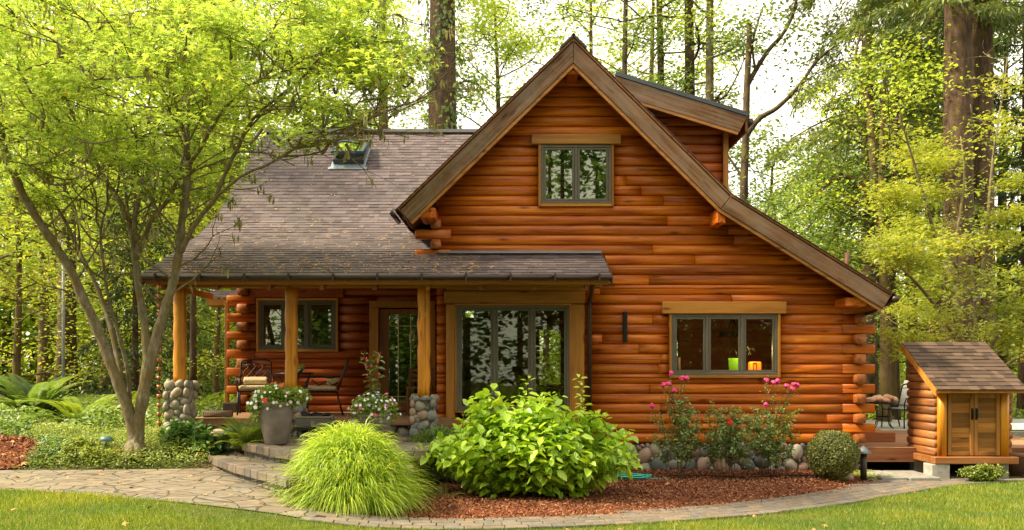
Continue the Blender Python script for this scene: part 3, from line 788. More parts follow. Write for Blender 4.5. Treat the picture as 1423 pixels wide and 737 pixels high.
# base chain of the wing roof profile: (Y,z)
WP=[(13.22,3.13),(14.5,3.615),(15.7,4.10),(16.5,4.50),(17.2,4.98),(18.4,5.88),(20.0,7.08)]
WXL=-5.55
def valley_x(z): return GA[0]-(GA[1]-z)/.972
def wing_right(Y,z):
    if Y<14.44: return 1.476
    if z<4.3: return -1.20
    return valley_x(z)+.1
mb=MB(); mbd=MB()
for i in range(len(WP)-1):
    (ya,za),(yb,zb)=WP[i],WP[i+1]; D=Vector((0,ya-yb,za-zb)); L=D.length; D.normalize(); n=max(1,round(L/.145)); e=L/n
    f=lambda s,D=D,yb=yb,zb=zb: (0,wing_right(yb+D.y*(s+.07),zb+D.z*(s+.07))-WXL)
    shingle_plane(mb,(WXL,yb,zb),(1,0,0),D,f,n,e,seedv=i+3)
    # deck below
    xr=min(wing_right(ya+.01,za),wing_right(yb-.01,zb)) if i else 1.47
    mbd.prism([(WXL+.02,ya,za-.015),(WXL+.02,yb,zb-.015),(WXL+.02,yb,zb-.1),(WXL+.02,ya,za-.1)],(xr-WXL-.03,0,0))
wing_roof=mb.build('wing_roof',SHING,cabin)
mbd.build('roof_deck',SOFFIT,wing_roof)
mb=MB(); mb.prism([(WXL,20,7.10),(WXL,24.5,3.6),(WXL,24.5,3.5),(WXL,20,7.0)],(6.6,0,0)); mb.build('rear_roof',SHING,cabin)
mb=MB(); 
mb.obox((WXL/2+.5,19.93,7.085),(3.3,0,0),(0,.08,.055),(0,-.005,.007)); mb.obox((WXL/2+.5,20.07,7.085),(3.3,0,0),(0,.08,-.055),(0,.005,.007))
mb.build('ridge_cap',plain('ridge_dark',(.03,.03,.032),.7),wing_roof)
# left verge trim boards of wing
mb=MB()
for i in range(len(WP)-1):
    (ya,za),(yb,zb)=WP[i],WP[i+1]
    mb.prism([(WXL-.0,ya,za+.0),(WXL-.0,yb,zb+.0),(WXL-.0,yb,zb-.17),(WXL-.0,ya,za-.17)],(-.03,0,0),.4)
mb.build('verge_board',GUTTER,wing_roof)
# porch roof right end board
mb=MB(); mb.prism([(1.478,13.24,3.13),(1.478,14.44,3.585),(1.478,14.44,3.43),(1.478,13.24,3.0)],(.03,0,0),.3); 
mb.build('porch_roof_end',GUTTER,cabin)
mb=MB(); mb.prism([(-1.2,14.37,3.61),(-1.2,14.44,3.635),(-1.2,14.44,3.66)],(2.66,0,0),.3); mb.build('roof_flashing',STEELF,cabin)

# main roof covering : left and right planes, from the rake back
mb=MB()
def plane_main(a,b,seedv,y1=22.0):
    D=Vector((b[0]-a[0],0,b[1]-a[1])); L=D.length; D.normalize(); n=round(L/.145)
    shingle_plane(mb,(a[0],FYg-.02,a[1]),(0,1,0),D,lambda s:(0,y1-FYg),n,L/n,seedv=seedv)
plane_main(GA,(GL[0]-.03,GL[1]-.03),31,19.6); plane_main(GA,GK,32); plane_main(GK,(GR[0]+.04,GR[1]-.025),33)
main_roof=mb.build('main_roof',SHING,cabin)
mb=MB(); A=offset_chain(chain,.004); B=offset_chain(chain,.05)
for i in range(3): mb.prism([(A[i][0],FYg,A[i][1]),(A[i+1][0],FYg,A[i+1][1]),(B[i+1][0],FYg,B[i+1][1]),(B[i][0],FYg,B[i][1])],(0,8.0 if i else 5.7,0),.4)
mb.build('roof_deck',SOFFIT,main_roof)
mb=MB(); mb.obox((GA[0]-.09,17.9,GA[1]-.06),(.11,0,.105),(0,4.03,0),(-.012,0,.012)); mb.obox((GA[0]+.09,17.9,GA[1]-.06),(.11,0,-.105),(0,4.03,0),(.012,0,.012))
mb.build('ridge_cap',MATS['ridge_dark'],main_roof)
mb=MB(); mb.tube([(GR[0]+.05,FYg-.02,2.83),(GR[0]+.05,21.5,2.83)],.055,8); mb.tube([(-1.88,FYg-.02,4.17),(-1.88,14.7,4.17)],.04,8)
mb.tube([(-1.80,13.9,4.22),(-1.86,13.86,4.24),(-1.90,13.86,4.18),(-1.86,13.86,4.12)],.008,6)
build_each(mb,'gutter',GUTTER,cabin)
mb=MB(); mb.tube([(GR[0]+.03,14.0,2.80),(5.86,14.35,2.66),(5.72,14.5,2.6)],.03,8); mb.build('downspout',GUTTER,cabin)
mb=MB(); mb.tube([(X(1177,15.6),15.6,3.3),(X(1177,15.6),15.6,3.78)],.04,10); mb.build('vent_pipe',plain('pipe_rust',(.16,.06,.04),.6),cabin)

# ---------------------------------------------------------------- dormer
DY=15.3
dm=empty('x',(0,14.5,0),None,None); bpy.data.objects.remove(dm)
a=P(855,103,DY); b=P(1040,160,DY); dsl=(b-a).normalized(); dn=Vector((dsl.z,0,-dsl.x)); 
if dn.z>0: dn=-dn
mb=MB(); mb.prism([a-dn*.05,b-dn*.05,b+dn*.012,a+dn*.012],(0,6,0),.4); dr_=mb.build('dormer_roof',METROOF,cabin)
mb=MB(); mb.prism([a+dn*.014-Vector((0,.012,0)),b+dn*.014-Vector((0,.012,0)),b+dn*.022-Vector((0,.012,0)),a+dn*.022-Vector((0,.012,0))],(0,.05,0),.4); mb.build('drip_edge',METEDGE,dr_)
mb=MB(); mb.prism([a+dn*.031,b+dn*.031-dsl*.01,b+dn*.33-dsl*.06,a+dn*.33],(0,.05,0),.5); mb.build('dormer_fascia',slope_wood(RAKE,-17.6),dr_,bevel=.005)
mb=MB(); mb.prism([a+dn*.335,b+dn*.335-dsl*.07,b+dn*.38-dsl*.08,a+dn*.38],(0,.04,0),.7); mb.build('dormer_trim',RAKE2,dr_)
mb=MB(); mb.prism([a+dn*.06+Vector((0,.05,0)),b+dn*.06+Vector((0,.05,0)),b+dn*.10+Vector((0,.05,0)),a+dn*.10+Vector((0,.05,0))],(0,5.9,0),.5)
mb.box(b.x-.04,b.x+.0,DY+.05,21,b.z-.28,b.z-.04); mb.build('dormer_soffit',SOFFIT,dr_)
mb=MB(); xk=X(1006,DY+.45)
def dlim(z,zt):
    xl=GA[0]+(GA[1]-z)/.99-.3; xtop=a.x+((a.z-.15)-zt)/.33
    return max(1.2,xl),xk
log_rows(mb,(0,DY+.45),(1,0),(0,-1),0,4.1,6.25,lim=dlim)
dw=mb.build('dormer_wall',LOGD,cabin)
mb=MB(); mb.box(xk-.03,xk+.04,DY+.36,DY+.5,4.0,6.15); mb.box(xk+.005,xk+.1,DY+.52,21,4.0,6.2); build_each(mb,'dormer_corner',CASEZ,dw)
mb=MB(); mb.box(xk-.25,xk+.15,DY+.1,DY+.45,6.02,6.1); mb.build('dormer_bracket',LOGW,dw,bevel=.01)
mb=MB(); mb.tube([(b.x+.05,DY+.05,b.z-.1),(b.x+.05,21,b.z-.1)],.06,8); mb.build('dormer_gutter',GUTTER,dr_)
mb=MB(); xo=b.x+.02
for i,(dx,dz) in enumerate(((0,-.2),(-.08,-.45),(-.16,-.7))):
    mb.box(xk+.1,xo+dx,17.0+.0,17.15,b.z+dz-.22,b.z+dz)
build_each(mb,'dormer_brace',SOFFIT,dw)

# ---------------------------------------------------------------- windows
def window(x0,x1,z0,z1,Y,n,fr=.045,fmat=FRAME,gl=GLASS,trim=.055,trimm=CASE,head=None,proud=.09,sash=.035,ratios=None,depth=.06,base=0):
    """frame + panes with wood trim round it; returns the frame object"""
    mb=MB(); yf=Y-proud
    mb.box(x0,x1,yf,yf+depth,z1-fr,z1); mb.box(x0,x1,yf,yf+depth,z0,z0+fr); mb.box(x0,x0+fr,yf+.001,yf+depth-.001,z0+fr,z1-fr); mb.box(x1-fr,x1,yf+.001,yf+depth-.001,z0+fr,z1-fr)
    xs=[x0+(x1-x0)*t for t in (ratios or [i/n for i in range(n+1)])]
    for x in xs[1:-1]: mb.box(x-fr*.55,x+fr*.55,yf+.002,yf+depth-.002,z0+fr,z1-fr)
    f=mb.build('window',fmat,cabin,bevel=.004)
    for i in range(n):
        a=xs[i]+(fr if i==0 else fr*.55)+.003; b_=xs[i+1]-(fr if i==n-1 else fr*.55)-.003; c0=z0+fr+.003; c1=z1-fr-.003
        m2=MB(); ys=yf+.012; ye=yf+.045
        m2.box(a,b_,ys,ye,c1-sash,c1); m2.box(a,b_,ys,ye,c0,c0+sash); m2.box(a,a+sash,ys+.001,ye-.001,c0+sash,c1-sash); m2.box(b_-sash,b_,ys+.001,ye-.001,c0+sash,c1-sash)
        m2.build('sash',fmat,f,bevel=.003)
        m3=MB(); m3.box(a+sash-.004,b_-sash+.004,yf+.028,yf+.034,c0+sash-.004,c1-sash+.004,.5); m3.build('pane',gl,f)
    m4=MB(); t=trim
    ty0=yf-.012; ty1=Y+.02
    m4.box(x0-t,x0-.002,ty0,ty1,z0-t,z1+.0); m4.box(x1+.002,x1+t,ty0,ty1,z0-t,z1+.0)
    build_each(m4,'window_trim',CASEZ,f,bevel=.004)
    m5=MB(); m5.box(x0-.001,x1+.001,ty0-.004,ty1,z0-t,z0-.002)
    if head is None: m5.box(x0-t,x1+t,ty0-.004,ty1,z1+.002,z1+t)
    build_each(m5,'window_sill',trimm,f,bevel=.004)
    if head:
        m6=MB(); m6.box(head[0],head[1],Y-.13,Y+.0,z1+.003,z1+head[2]); m6.build('window_header',trimm,f,bevel=.012,bseg=2)
    return f
wu=window(*[WU[0]+.03,WU[1]-.03,WU[2]+.03,WU[3]+.0],GY,2,head=(X(738,GY),X(862,GY),.165),gl=GLASSR,trim=.045)
wl=window(*[WL[0]+.03,WL[1]-.03,WL[2]+.03,WL[3]+.0],GY,3,head=(X(919,GY),X(1090,GY),.2),trim=.045)
# bump-out with the tall window
BY=14.33
x0,x1=X(635,BY),X(791,BY); z0,z1=Z(571,BY),Z(425,BY)
wt=window(x0,x1,z0,z1,BY,3,proud=.03,trim=.03)
cx0,cx1=X(620,BY),X(812,BY)
mb=MB(); mb.box(cx0,x0-.032,BY-.02,GY+.1,Z(582,BY),z1+.02); mb.box(x1+.032,cx1,BY-.02,GY+.1,Z(582,BY),z1+.02); 
mb.box(cx0+.03,cx0+.05,BY-.028,BY-.02,.9,z1); build_each(mb,'bay_casing',CASEZ,cabin,bevel=.006)
mb=MB(); mb.box(cx0-.03,cx1+.01,BY-.04,GY+.1,z1+.034,z1+.034+.2); mb.box(cx0,cx1,BY-.0,GY+.1,z1+.235,3.13); build_each(mb,'bay_header',CASE,cabin,bevel=.008)
mb=MB(); mb.box(cx0-.06,cx1+.05,BY-.09,GY+.1,Z(594,BY),Z(582,BY)-.002); mb.box(cx0,cx1,BY-.015,GY+.1,.45,Z(594,BY)-.002); build_each(mb,'bay_sill',CASE,cabin,bevel=.008)
mb=MB(); mb.tube([(X(819,14.1),13.35,3.06),(X(819,14.1),13.5,3.02),(X(820,14.2),14.28,2.85),(X(820,14.2),14.32,2.7),(X(820,14.2),14.32,.55)],.038,8); mb.build('downspout',GUTTER,cabin)
# wing wall (behind porch)
WY=16.2
wing_w=(X(359,WY),X(470,WY),Z(488,WY),Z(416,WY)); door_o=(X(519,WY),X(600,WY),.95,Z(420,WY))
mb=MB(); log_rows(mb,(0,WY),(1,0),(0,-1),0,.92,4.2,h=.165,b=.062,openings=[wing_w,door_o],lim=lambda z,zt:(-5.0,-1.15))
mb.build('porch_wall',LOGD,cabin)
mb=MB(); mbL=MB(); z=.93; k=0
while z<3.7:
    zc=z+.0825
    if k%2: log_end(mbE:=mb,(-4.88,WY+.3,zc),(0,-1,0),.52,.10,.08)
    else: log_end(mbL,(-4.7,WY,zc),(-1,0,0),.5,.08,.08)
    z+=.165; k+=1
build_each(mb,'crossing_log_end',LOGEND,cabin); build_each(mbL,'long_log_end',LOGW,cabin)
mb=MB(); log_rows(mb,(-4.92,WY+.05),(0,1),(-1,0),7.4,.6,6.4,h=.165,lim=lambda z,z2:(0 if z2<4.15 else .3+(z2-4.15)*1.35,7.4 if z2<3.6 else 7.0-(z2-3.6)*1.1)); mb.build('wing_side_wall',LOGY,cabin)
ww=window(wing_w[0]+.03,wing_w[1]-.03,wing_w[2]+.03,wing_w[3]-.03,WY,3,fmat=FRAMED,proud=.08,trim=.045,trimm=CASE,gl=GLASSR,ratios=[0,.33,.63,1])
mb=MB(); mb.box(wing_w[0]-.12,wing_w[1]+.12,WY-.12,WY,wing_w[3]+.03,wing_w[3]+.2); mb.build('window_header',LOGD,ww,bevel=.01)
# door
dx0,dx1,dz1=X(527,WY),X(598,WY),Z(430,WY)
mb=MB(); mb.box(door_o[0]-.06,dx0,WY-.1,WY+.1,.95,dz1+.02); mb.box(dx1,dx1+.1,WY-.1,WY+.1,.95,dz1+.02); mb.box(door_o[0]-.06,dx1+.1,WY-.105,WY+.1,dz1+.022,dz1+.15)
build_each(mb,'door_frame',CASEZ,cabin,bevel=.006)
mb=MB(); gx0,gx1,gz0,gz1=X(541,WY),X(584,WY),1.12,Z(437,WY)
mb.box(dx0+.01,gx0,WY-.06,WY-.015,.96,dz1); mb.box(gx1,dx1-.01,WY-.06,WY-.015,.96,dz1); mb.box(gx0,gx1,WY-.059,WY-.016,.96,gz0); mb.box(gx0,gx1,WY-.059,WY-.016,gz1,dz1)
door=mb.build('door',DOORW,cabin,bevel=.005)
mb=MB(); mb.box(gx0-.005,gx1+.005,WY-.04,WY-.034,gz0-.005,gz1+.005); mb.build('pane',GLASSR,door)
mb=MB()
for fx in (.3,.7): 
    xx=gx0+(gx1-gx0)*fx; mb.box(xx-.006,xx+.006,WY-.046,WY-.041,gz0,gz1)
mb.box(gx0,gx1,WY-.0465,WY-.0415,gz0+.1,gz0+.11); mb.box(gx0,gx1,WY-.0465,WY-.0415,gz1-.22,gz1-.21)
mb.tube([(gx0+.42,WY-.05,gz1-.28),(gx0+.46,WY-.05,gz1-.36),(gx0+.46,WY-.05,gz1-.5),(gx0+.42,WY-.05,gz1-.58),(gx0+.38,WY-.05,gz1-.5),(gx0+.38,WY-.05,gz1-.36)],.008,6,closed=True)
mb.build('leaded_strip',plain('brass_came',(.5,.38,.2),.35,.8),door)
mb=MB(); mb.tube([(dx0+.05,WY-.1,1.95),(dx0+.05,WY-.1,1.72)],.014,8); mb.blob((dx0+.05,WY-.09,1.66),.03,.03,.03,jag=0); mb.build('handle',BLACK,door)

# ---------------------------------------------------------------- porch
PY_=13.9
mb=MB(); mb.box(X(232,PY_),1.40,PY_-.09,PY_+.09,3.0,3.13); mb.build('porch_beam',POST and CASE,cabin,bevel=.01)
mb=MB(); mb.box(-5.5,1.45,13.31,13.33,3.0,3.08); mb.box(-5.5,-5.47,13.33,16.2,3.0,3.1); build_each(mb,'porch_fascia',CASE,cabin)
mb=MB(); mb.tube([(-5.6,13.19,3.10),(1.5,13.19,3.10)],.036,10)
for i in range(11):
    xx=-5.3+i*.66; mb.box(xx-.015,xx+.015,13.13,13.16,3.03,3.15)
gutter=mb.build('gutter',GUTTER,cabin)
mb=MB(); mb.box(X(803,14),X(853,14),13.9,13.99,3.035,3.065); mb.build('bracket',GUTTER,cabin)
mb=MB()
for i in range(9):
    x=-5.3+i*.8
    mb.prism([(x,13.35,3.0),(x,16.15,4.06),(x,16.15,3.92),(x,13.35,2.9+.02)],(.06,0,0))
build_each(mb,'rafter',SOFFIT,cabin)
def stone_pack(area,rmin,rmax,n=900,seed=1,period=None,tries=60):
    """circles in (u,v) rectangle [0,W]x[0,H]"""
    W,H=area; rg=random.Random(seed); out=[]
    for q in range(n):
        r=rmax*(rmin/rmax)**min(1,(q/n)*1.15)
        for t in range(tries):
            if period: u=rg.uniform(0,W)
            else: u=rg.uniform(r*.8,W-r*.8)
            v=rg.uniform(r*.75,max(r*.8,H-r*.75)); ok=True
            for (a,b,c,e,an) in out:
                du=abs(a-u)
                if period: du=min(du,W-du)
                if math.hypot(du,(b-v))<(c+r)*.93: ok=False; break
            if ok: out.append((u,v,r,rg.uniform(.72,1.3),rg.uniform(-1.3,1.3))); break
    return out
for i,(px,zb,zt,zw,seedc) in enumerate(((250,.62,1.53,1.50,1),(405,.66,1.38,1.40,2),(589,.66,1.30,1.29,3))):
    xp=X(px,PY_)
    mb=MB(); pts=[]; rad=[]
    for k in range(13):
        zz=zw+(3.02-zw)*k/12; pts.append((xp+.006*math.sin(k*1.7+i*2),PY_+.004*math.cos(k*2+i),zz)); rad.append((.098+.006*math.sin(k*2.3+i*1.3)) if 0<k<12 else .095)
    mb.tube(pts,rad,18); mb.build('porch_post',POST,cabin)
    mb=MB(); mb.box(xp-.05,xp+.05,PY_-.05,PY_+.05,zt-.06,zw+.0); mb.build('post_bracket',BLACK,cabin)
    mb=MB(); hw=.16
    mb.box(xp-hw,xp+hw,PY_-hw,PY_+hw,zb-.15,zt-.05,.5); col=mb.build('stone_column',CEMENT,cabin)
    mb=MB(); per=8*hw
    for (u,v,r,e,an) in stone_pack((per,zt-zb+.05),.028,.08,420,seedc,True):
        s_=int(u//(2*hw)); t=u%(2*hw)-hw; 
        c={0:(xp+t,PY_-hw),1:(xp+hw,PY_+t),2:(xp-t,PY_+hw),3:(xp-hw,PY_-t)}[s_]; nrm=[(0,-1),(1,0),(0,1),(-1,0)][s_]; 
        ang=math.atan2(nrm[0],-nrm[1]); rot=Matrix.Rotation(ang,3,'Z')@Matrix.Rotation(an,3,'Y')
        mb.blob((c[0],c[1],zb-.03+v),r*1.08*e,r*.62,r*1.08/e**.6,seed=int(u*1000)+i,jag=.12,rot=rot)
    for q in range(9): 
        mb.blob((xp+random.uniform(-.16,.16),PY_+random.uniform(-.16,.16),zt-.04),.08,.08,.04,seed=q,jag=.1)
    mb.build('river_stones',ROCKT if i==0 else ROCK,col)
# copper drip bowl box on first column
# porch floor
mb=MB(); y=14.16
for k in range(15):
    mb.box(-5.0 if k<0 else -5.12,-.95,y,y+.132,.905,.945); y+=.136
mb.box(-5.14,-.95,14.13,14.155,.83,.943); mb.build('porch_floor',PORCHB,cabin,bevel=.004)
mb=MB(); mb.box(-5.05,-.95,14.25,16.2,.2,.90); mb.build('porch_base',CEMENT,cabin)
mb=MB()
for (u,v,r,e,an) in stone_pack((4.1,.5),.05,.13,160,9): mb.blob((-5.05+u,14.24,.38+v),r*1.05*e,r*.6,r*1.05/e**.5,seed=int(u*999),rot=Matrix.Rotation(an,3,'Y'))
mb.build('river_stones',ROCKT,cabin)
# foundation of the gable
mb=MB(); mb.box(-1.1,5.62,GY-.02,GY+.5,-.3,Z0-.005); mb.box(5.42,5.62,GY+.5,21,-.3,Z0-.01); fnd=mb.build('foundation',CEMENT,cabin)
mb=MB()
for (u,v,r,e,an) in stone_pack((6.75,.47),.028,.125,620,12,tries=90): mb.blob((-1.05+u,GY-.035,.03+v),r*1.08*e,r*.55,r*1.08/e**.55,seed=int(u*999),rot=Matrix.Rotation(an,3,'Y'),jag=.14)
mb.build('river_stones',ROCK,fnd)
mb=MB(); mb.box(-1.1,5.66,GY-.03,GY+.1,Z0-.02,Z0+.0); mb.build('sill_plate',GUTTER,cabin)
# wall light
mb=MB(); xw=X(868.5,14.4); mb.box(xw-.035,xw+.035,GY-.15,GY-.06,Z(476,14.4),Z(433,14.4)); mb.build('wall_light',BLACK,cabin,bevel=.012,bseg=2)
# side canopy beyond the wing corner
mb=MB(); shingle_plane(mb,(X(292,17.2),17.6,Z(404,17.6)),(1,0,0),(0,-.9,-.28),lambda s:(-.1,.62),5,.13,seedv=8)
mb.build('side_canopy_roof',SHING,cabin)
mb=MB(); mb.box(X(287,17.0),X(326,17.0),16.98,17.6,Z(425,17),Z(416,17)); mb.box(X(313,16.7),X(318,16.7),16.66,16.74,.95,3.0); build_each(mb,'side_canopy',CASEZ,cabin,bevel=.01)
mb=MB(); mb.box(-5.2,-4.95,15.9,16.3,.94,1.12); mb.build('porch_step_box',GUTTER,cabin,bevel=.01)

# skylight on the wing roof
def wz(Y):
    for i in range(len(WP)-1):
        if WP[i][0]<=Y<=WP[i+1][0]: return WP[i][1]+(WP[i+1][1]-WP[i][1])*(Y-WP[i][0])/(WP[i+1][0]-WP[i][0])
sy=18.55; sx=X(485,sy); D=Vector((0,WP[5][0]-WP[6][0],WP[5][1]-WP[6][1])).normalized(); Nn=Vector((0,-D.z*-1,0)); Nn=Vector((1,0,0)).cross(D); 
if Nn.z<0: Nn=-Nn
U=Vector((1,0,0)); 
c=Vector((sx,sy+.33,wz(sy+.33)))
mb=MB(); mb.obox(c+Nn*.035+D*.12,U*.36,D*.53,Nn*.005,.2); mb.obox(c+D*.62+Nn*.03,U*.40,D*.05,Nn*.008,.9); sk=mb.build('skylight',STEELF,cabin)
mb=MB(); 
for s_ in (-1,1):
    mb.obox(c+U*s_*.29+Nn*.08,U*.03,D*.44,Nn*.07,.4); mb.obox(c+D*s_*.42+Nn*.08,U*.31,D*.03,Nn*.071,.4)
mb.build('skylight_curb',SKYFR,sk,bevel=.005)
# open sash: hinged at the top
ang=R(9); D2=(D*math.cos(ang)+Nn*math.sin(ang)).normalized(); N2=Vector((1,0,0)).cross(D2); N2=N2 if N2.z>0 else -N2
h0=c-D*.44+Nn*.17; cc=h0+D2*.45
mb=MB()
for s_ in (-1,1):
    mb.obox(cc+U*s_*.3,U*.035,D2*.47,N2*.03,.4); mb.obox(cc+D2*s_*.44,U*.33,D2*.035,N2*.031,.4)
sh=mb.build('skylight_sash',METEDGE,sk,bevel=.005)
mb=MB(); mb.obox(cc+N2*.015,U*.27,D2*.41,N2*.004,.4); mb.build('pane',SKYGL,sh)

# interiors (rooms seen through the glass)
mb=MB(); yb=20.9
mb.box(-1.0,5.5,GY+.4,yb,.78,.82,.3)
mb.box(-1.0,5.5,GY+.2,yb,3.2,3.26,.3)
build_each(mb,'room_floor',INTW,cabin)
mb=MB(); log_rows(mb,(3.5,20.9),(-1,0),(0,-1),4.4,.8,3.2,b=.05,openings=[(2.35,2.85,1.35,2.65)]); mb.box(3.5,5.5,18.6,18.7,.8,3.2,.5); mb.box(1.55,1.65,15.4,18.5,.8,3.2,.5); mb.build('room_wall',INTW,cabin)
mb=MB(); mb.box(X(600,17),-.35,16.9,17.3,.8,1.5); mb.box(-.25,.15,16.9,17.3,.8,1.42); build_each(mb,'interior_cabinet',plain('cabinet_tan',(.45,.3,.15),.6),cabin,bevel=.01)
mb=MB(); mb.box(2.7,5.2,14.95,15.5,.8,1.685); mb.build('kitchen_counter',INTW,cabin)
mb=MB(); xg=X(1017,15.1); zg=1.69; 
mb.prism([(xg-.085,14.98,zg),(xg+.095,14.98,zg),(xg+.11,14.98,zg+.22),(xg-.10,14.98,zg+.22)],(0,.1,0)); gb=mb.build('green_bag',GREENP,None,org=(xg,15.0,zg),bevel=.01)
tag(gb,'lime green bag standing on the counter behind the open kitchen window','bag')
mb=MB(); mb.tube([(xg-.06,15.03,zg+.22),(xg-.055,15.03,zg+.33),(xg,15.03,zg+.38),(xg+.055,15.03,zg+.33),(xg+.06,15.03,zg+.22)],.008,6); mb.build('handle',BLACK,gb)
xo=X(1048,15.1); lt=empty('lantern',(xo,15.05,zg),'small glowing orange lantern on the kitchen counter beside the green bag','lantern')
mb=MB(); mb.box(xo-.1,xo+.1,14.99,15.13,zg+.01,zg+.16); mb.build('lamp_shade',LAMPO,lt,bevel=.02)
pl_=bpy.data.lights.new('lantern_glow','POINT'); pl_.energy=26; pl_.color=(1,.6,.28); pl_.shadow_soft_size=.08; lo_=bpy.data.objects.new('lantern_glow',pl_); COL.objects.link(lo_); lo_.location=(xo-.15,14.85,zg+.35)
mb=MB(); mb.box(xo-.05,xo-.04,14.975,14.985,zg,zg+.14); mb.box(xo+.0,xo+.01,14.975,14.985,zg,zg+.14); mb.box(xo-.05,xo+.01,14.975,14.985,zg+.13,zg+.145); mb.box(xo-.11,xo+.11,14.98,15.14,zg,zg+.01); mb.build('lantern_frame',BLACK,lt)
tb=MB(); tb.lathe((X(941,15.05),15.05,zg),[(.0,0),(.055,0),(.055,.24),(.0,.24)],16); o=tb.build('paper_towel_roll',plain('paper_white',(.55,.53,.47),.9),None,org=(X(941,15.05),15.05,zg)); tag(o,'pale paper roll standing upright in the left pane of the kitchen window','paper roll')
# chandelier in the kitchen
hx=X(1018,15.8); ch=empty('pendant_lamp',(hx,15.8,3.2),'dark wrought iron lamp hanging inside the kitchen window','lamp')
mb=MB(); mb.tube([(hx,15.8,3.2),(hx,15.8,2.6)],.012,6)
for q in range(5):
    a=q*1.257; mb.tube([(hx,15.8,2.62),(hx+.12*math.cos(a),15.8+.12*math.sin(a),2.45),(hx+.2*math.cos(a),15.8+.2*math.sin(a),2.4)],.01,6); 
mb.build('lamp_arm',BLACK,ch)
for q in range(5):
    a=q*1.257; m2=MB(); m2.lathe((hx+.2*math.cos(a),15.8+.2*math.sin(a),2.3),[(.06,0),(.03,.09),(.012,.11)],12); m2.build('lamp_shade',BLACK,ch)
# upper room: blinds and curtain
mb=MB(); 
for k in range(34): 
    zz=WU[2]+.08+k*.026; mb.obox(((WU[0]+WU[1])/2,GY+.12,zz),(.6,0,0),(0,.011,.006),(0,0,.0008))
mb.build('window_blind',BLIND,cabin)
mb=MB()
for k in range(9):
    xx=WU[0]+.03+k*.14; mb.box(xx,xx+(.05 if k%2 else .02),GY+.16,GY+.2,WU[2],WU[3],.4)
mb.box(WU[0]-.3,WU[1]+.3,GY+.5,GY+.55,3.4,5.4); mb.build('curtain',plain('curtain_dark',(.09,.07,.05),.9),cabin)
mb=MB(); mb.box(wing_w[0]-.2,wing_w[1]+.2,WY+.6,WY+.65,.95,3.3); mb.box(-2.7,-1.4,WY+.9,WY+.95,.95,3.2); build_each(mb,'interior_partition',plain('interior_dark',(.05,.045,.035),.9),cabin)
# ================================================================ steps, shed, deck
st=empty('stone_steps',(-3,12.5,.2),'wide curved stone steps with block edges leading up from the flagstone walk to the porch','steps')
def step_slab(poly,zt,edge,nm):
    mb=MB(); mb.prism([(x,y,zt-.12) for x,y in poly],(0,0,.11)); t=mb.build(nm,FLAG,st)
    mb=MB(); md=MB()
    for (p,q) in edge:
        p=Vector((*p,0)); q=Vector((*q,0)); d=(q-p); L=d.length; d.normalize(); n=Vector((d.y,-d.x,0))
        cen=Vector((sum(a for a,b in poly)/len(poly),sum(b for a,b in poly)/len(poly),0))
        if (cen-p).dot(n)<0: n=-n
        u=0
        while u<L:
            w_=random.uniform(.2,.34); w_=min(w_,L-u); 
            if w_<.06: break
            dep=random.uniform(.2,.26)
            c=p+d*(u+w_/2)+n*(dep/2-.03)+Vector((0,0,zt-.052)); mb.obox(c,d*(w_/2-.004),n*dep/2,(0,0,.055+random.uniform(-.003,.003)),random.random()); u+=w_
        for r_ in range(3):
            u=-random.uniform(0,.1)
            while u<L:
                w_=random.uniform(.15,.24); c=p+d*(min(u+w_/2,L-.05))+n*(.12)+Vector((0,0,zt-.16-.1*r_)); md.obox(c,d*(w_/2-.006),n*.09,(0,0,.046),random.random()); u+=w_
    mb.build('edge_stone_row',PAVER,st,bevel=.012,bseg=2); md.build('riser_block_row',BLOCKD,st,bevel=.01)
step_slab([(-4.31,12.6),(-3.55,11.45),(-2.5,9.95),(-1.3,10.4),(-1.2,13.2),(-4.25,13.2)],.50,[((-4.31,12.6),(-3.5,11.3)),((-3.5,11.3),(-2.5,9.95))],'lower_tread')
step_slab([(-3.80,12.55),(-3.2,11.72),(-2.5,11.1),(-1.1,11.5),(-.9,14.12),(-4.0,14.12)],.68,[((-3.80,12.55),(-3.2,11.75)),((-3.2,11.75),(-2.4,11.12))],'upper_tread')
# slabs beside the shed
mb=MB()
for a,b,c,d in ((5.62,6.02,13.45,13.9),(6.04,6.5,13.42,13.9),(5.62,5.98,13.92,14.35),(6.0,6.5,13.92,14.35)):
    mb.box(a,b,c,d,-.05,.085+random.uniform(-.003,.003))
o=mb.build('stepping_slab',stone_mat('slab_grey',[(.3,.29,.26),(.36,.34,.3),(.32,.3,.27)],.9),None,org=(6,13.9,0),bevel=.012); tag(o,kind='structure')

shed=empty('storage_shed',(7.2,14.2,.2),'small log storage shed with brown shingle lean-to roof and double plank doors','shed')
sx0,sx1,syf,syb=6.61,7.76,13.75,14.72; zb,ze,zt=.37,1.40,2.12
mb=MB(); log_rows(mb,(sx0,syb),(0,-1),(-1,0),syb-syf-.05,zb,2.1,h=.128,b=.045,lim=lambda z,z2:(0.0,min(syb-syf-.05,max(.05,(syb-syf)*(1-(z2-ze)/(zt-ze))-.02)) if z2>ze else syb-syf-.05)); 
mb.build('side_wall',SHEDLY,shed); mb=MB(); log_rows(mb,(sx1,syf+.05),(0,1),(1,0),syb-syf-.05,zb,ze,h=.128,b=.045)
mb.box(sx0,sx1,syb-.03,syb,zb,zt-.08); mb.build('side_wall',SHEDLY,shed)
mb=MB()
for xx in (sx0+.09,sx1-.09):
    mb.tube([(xx,syf+.05,zb),(xx,syf+.05,1.0),(xx,syf+.05,ze-.02)],.072,16)
build_each(mb,'corner_post',POST,shed)
mb=MB(); mb.box(sx0-.09,sx1+.06,syf-.10,syb+.02,zb-.11,zb,.6); mb.build('base_frame',SHEDL,shed,bevel=.01)
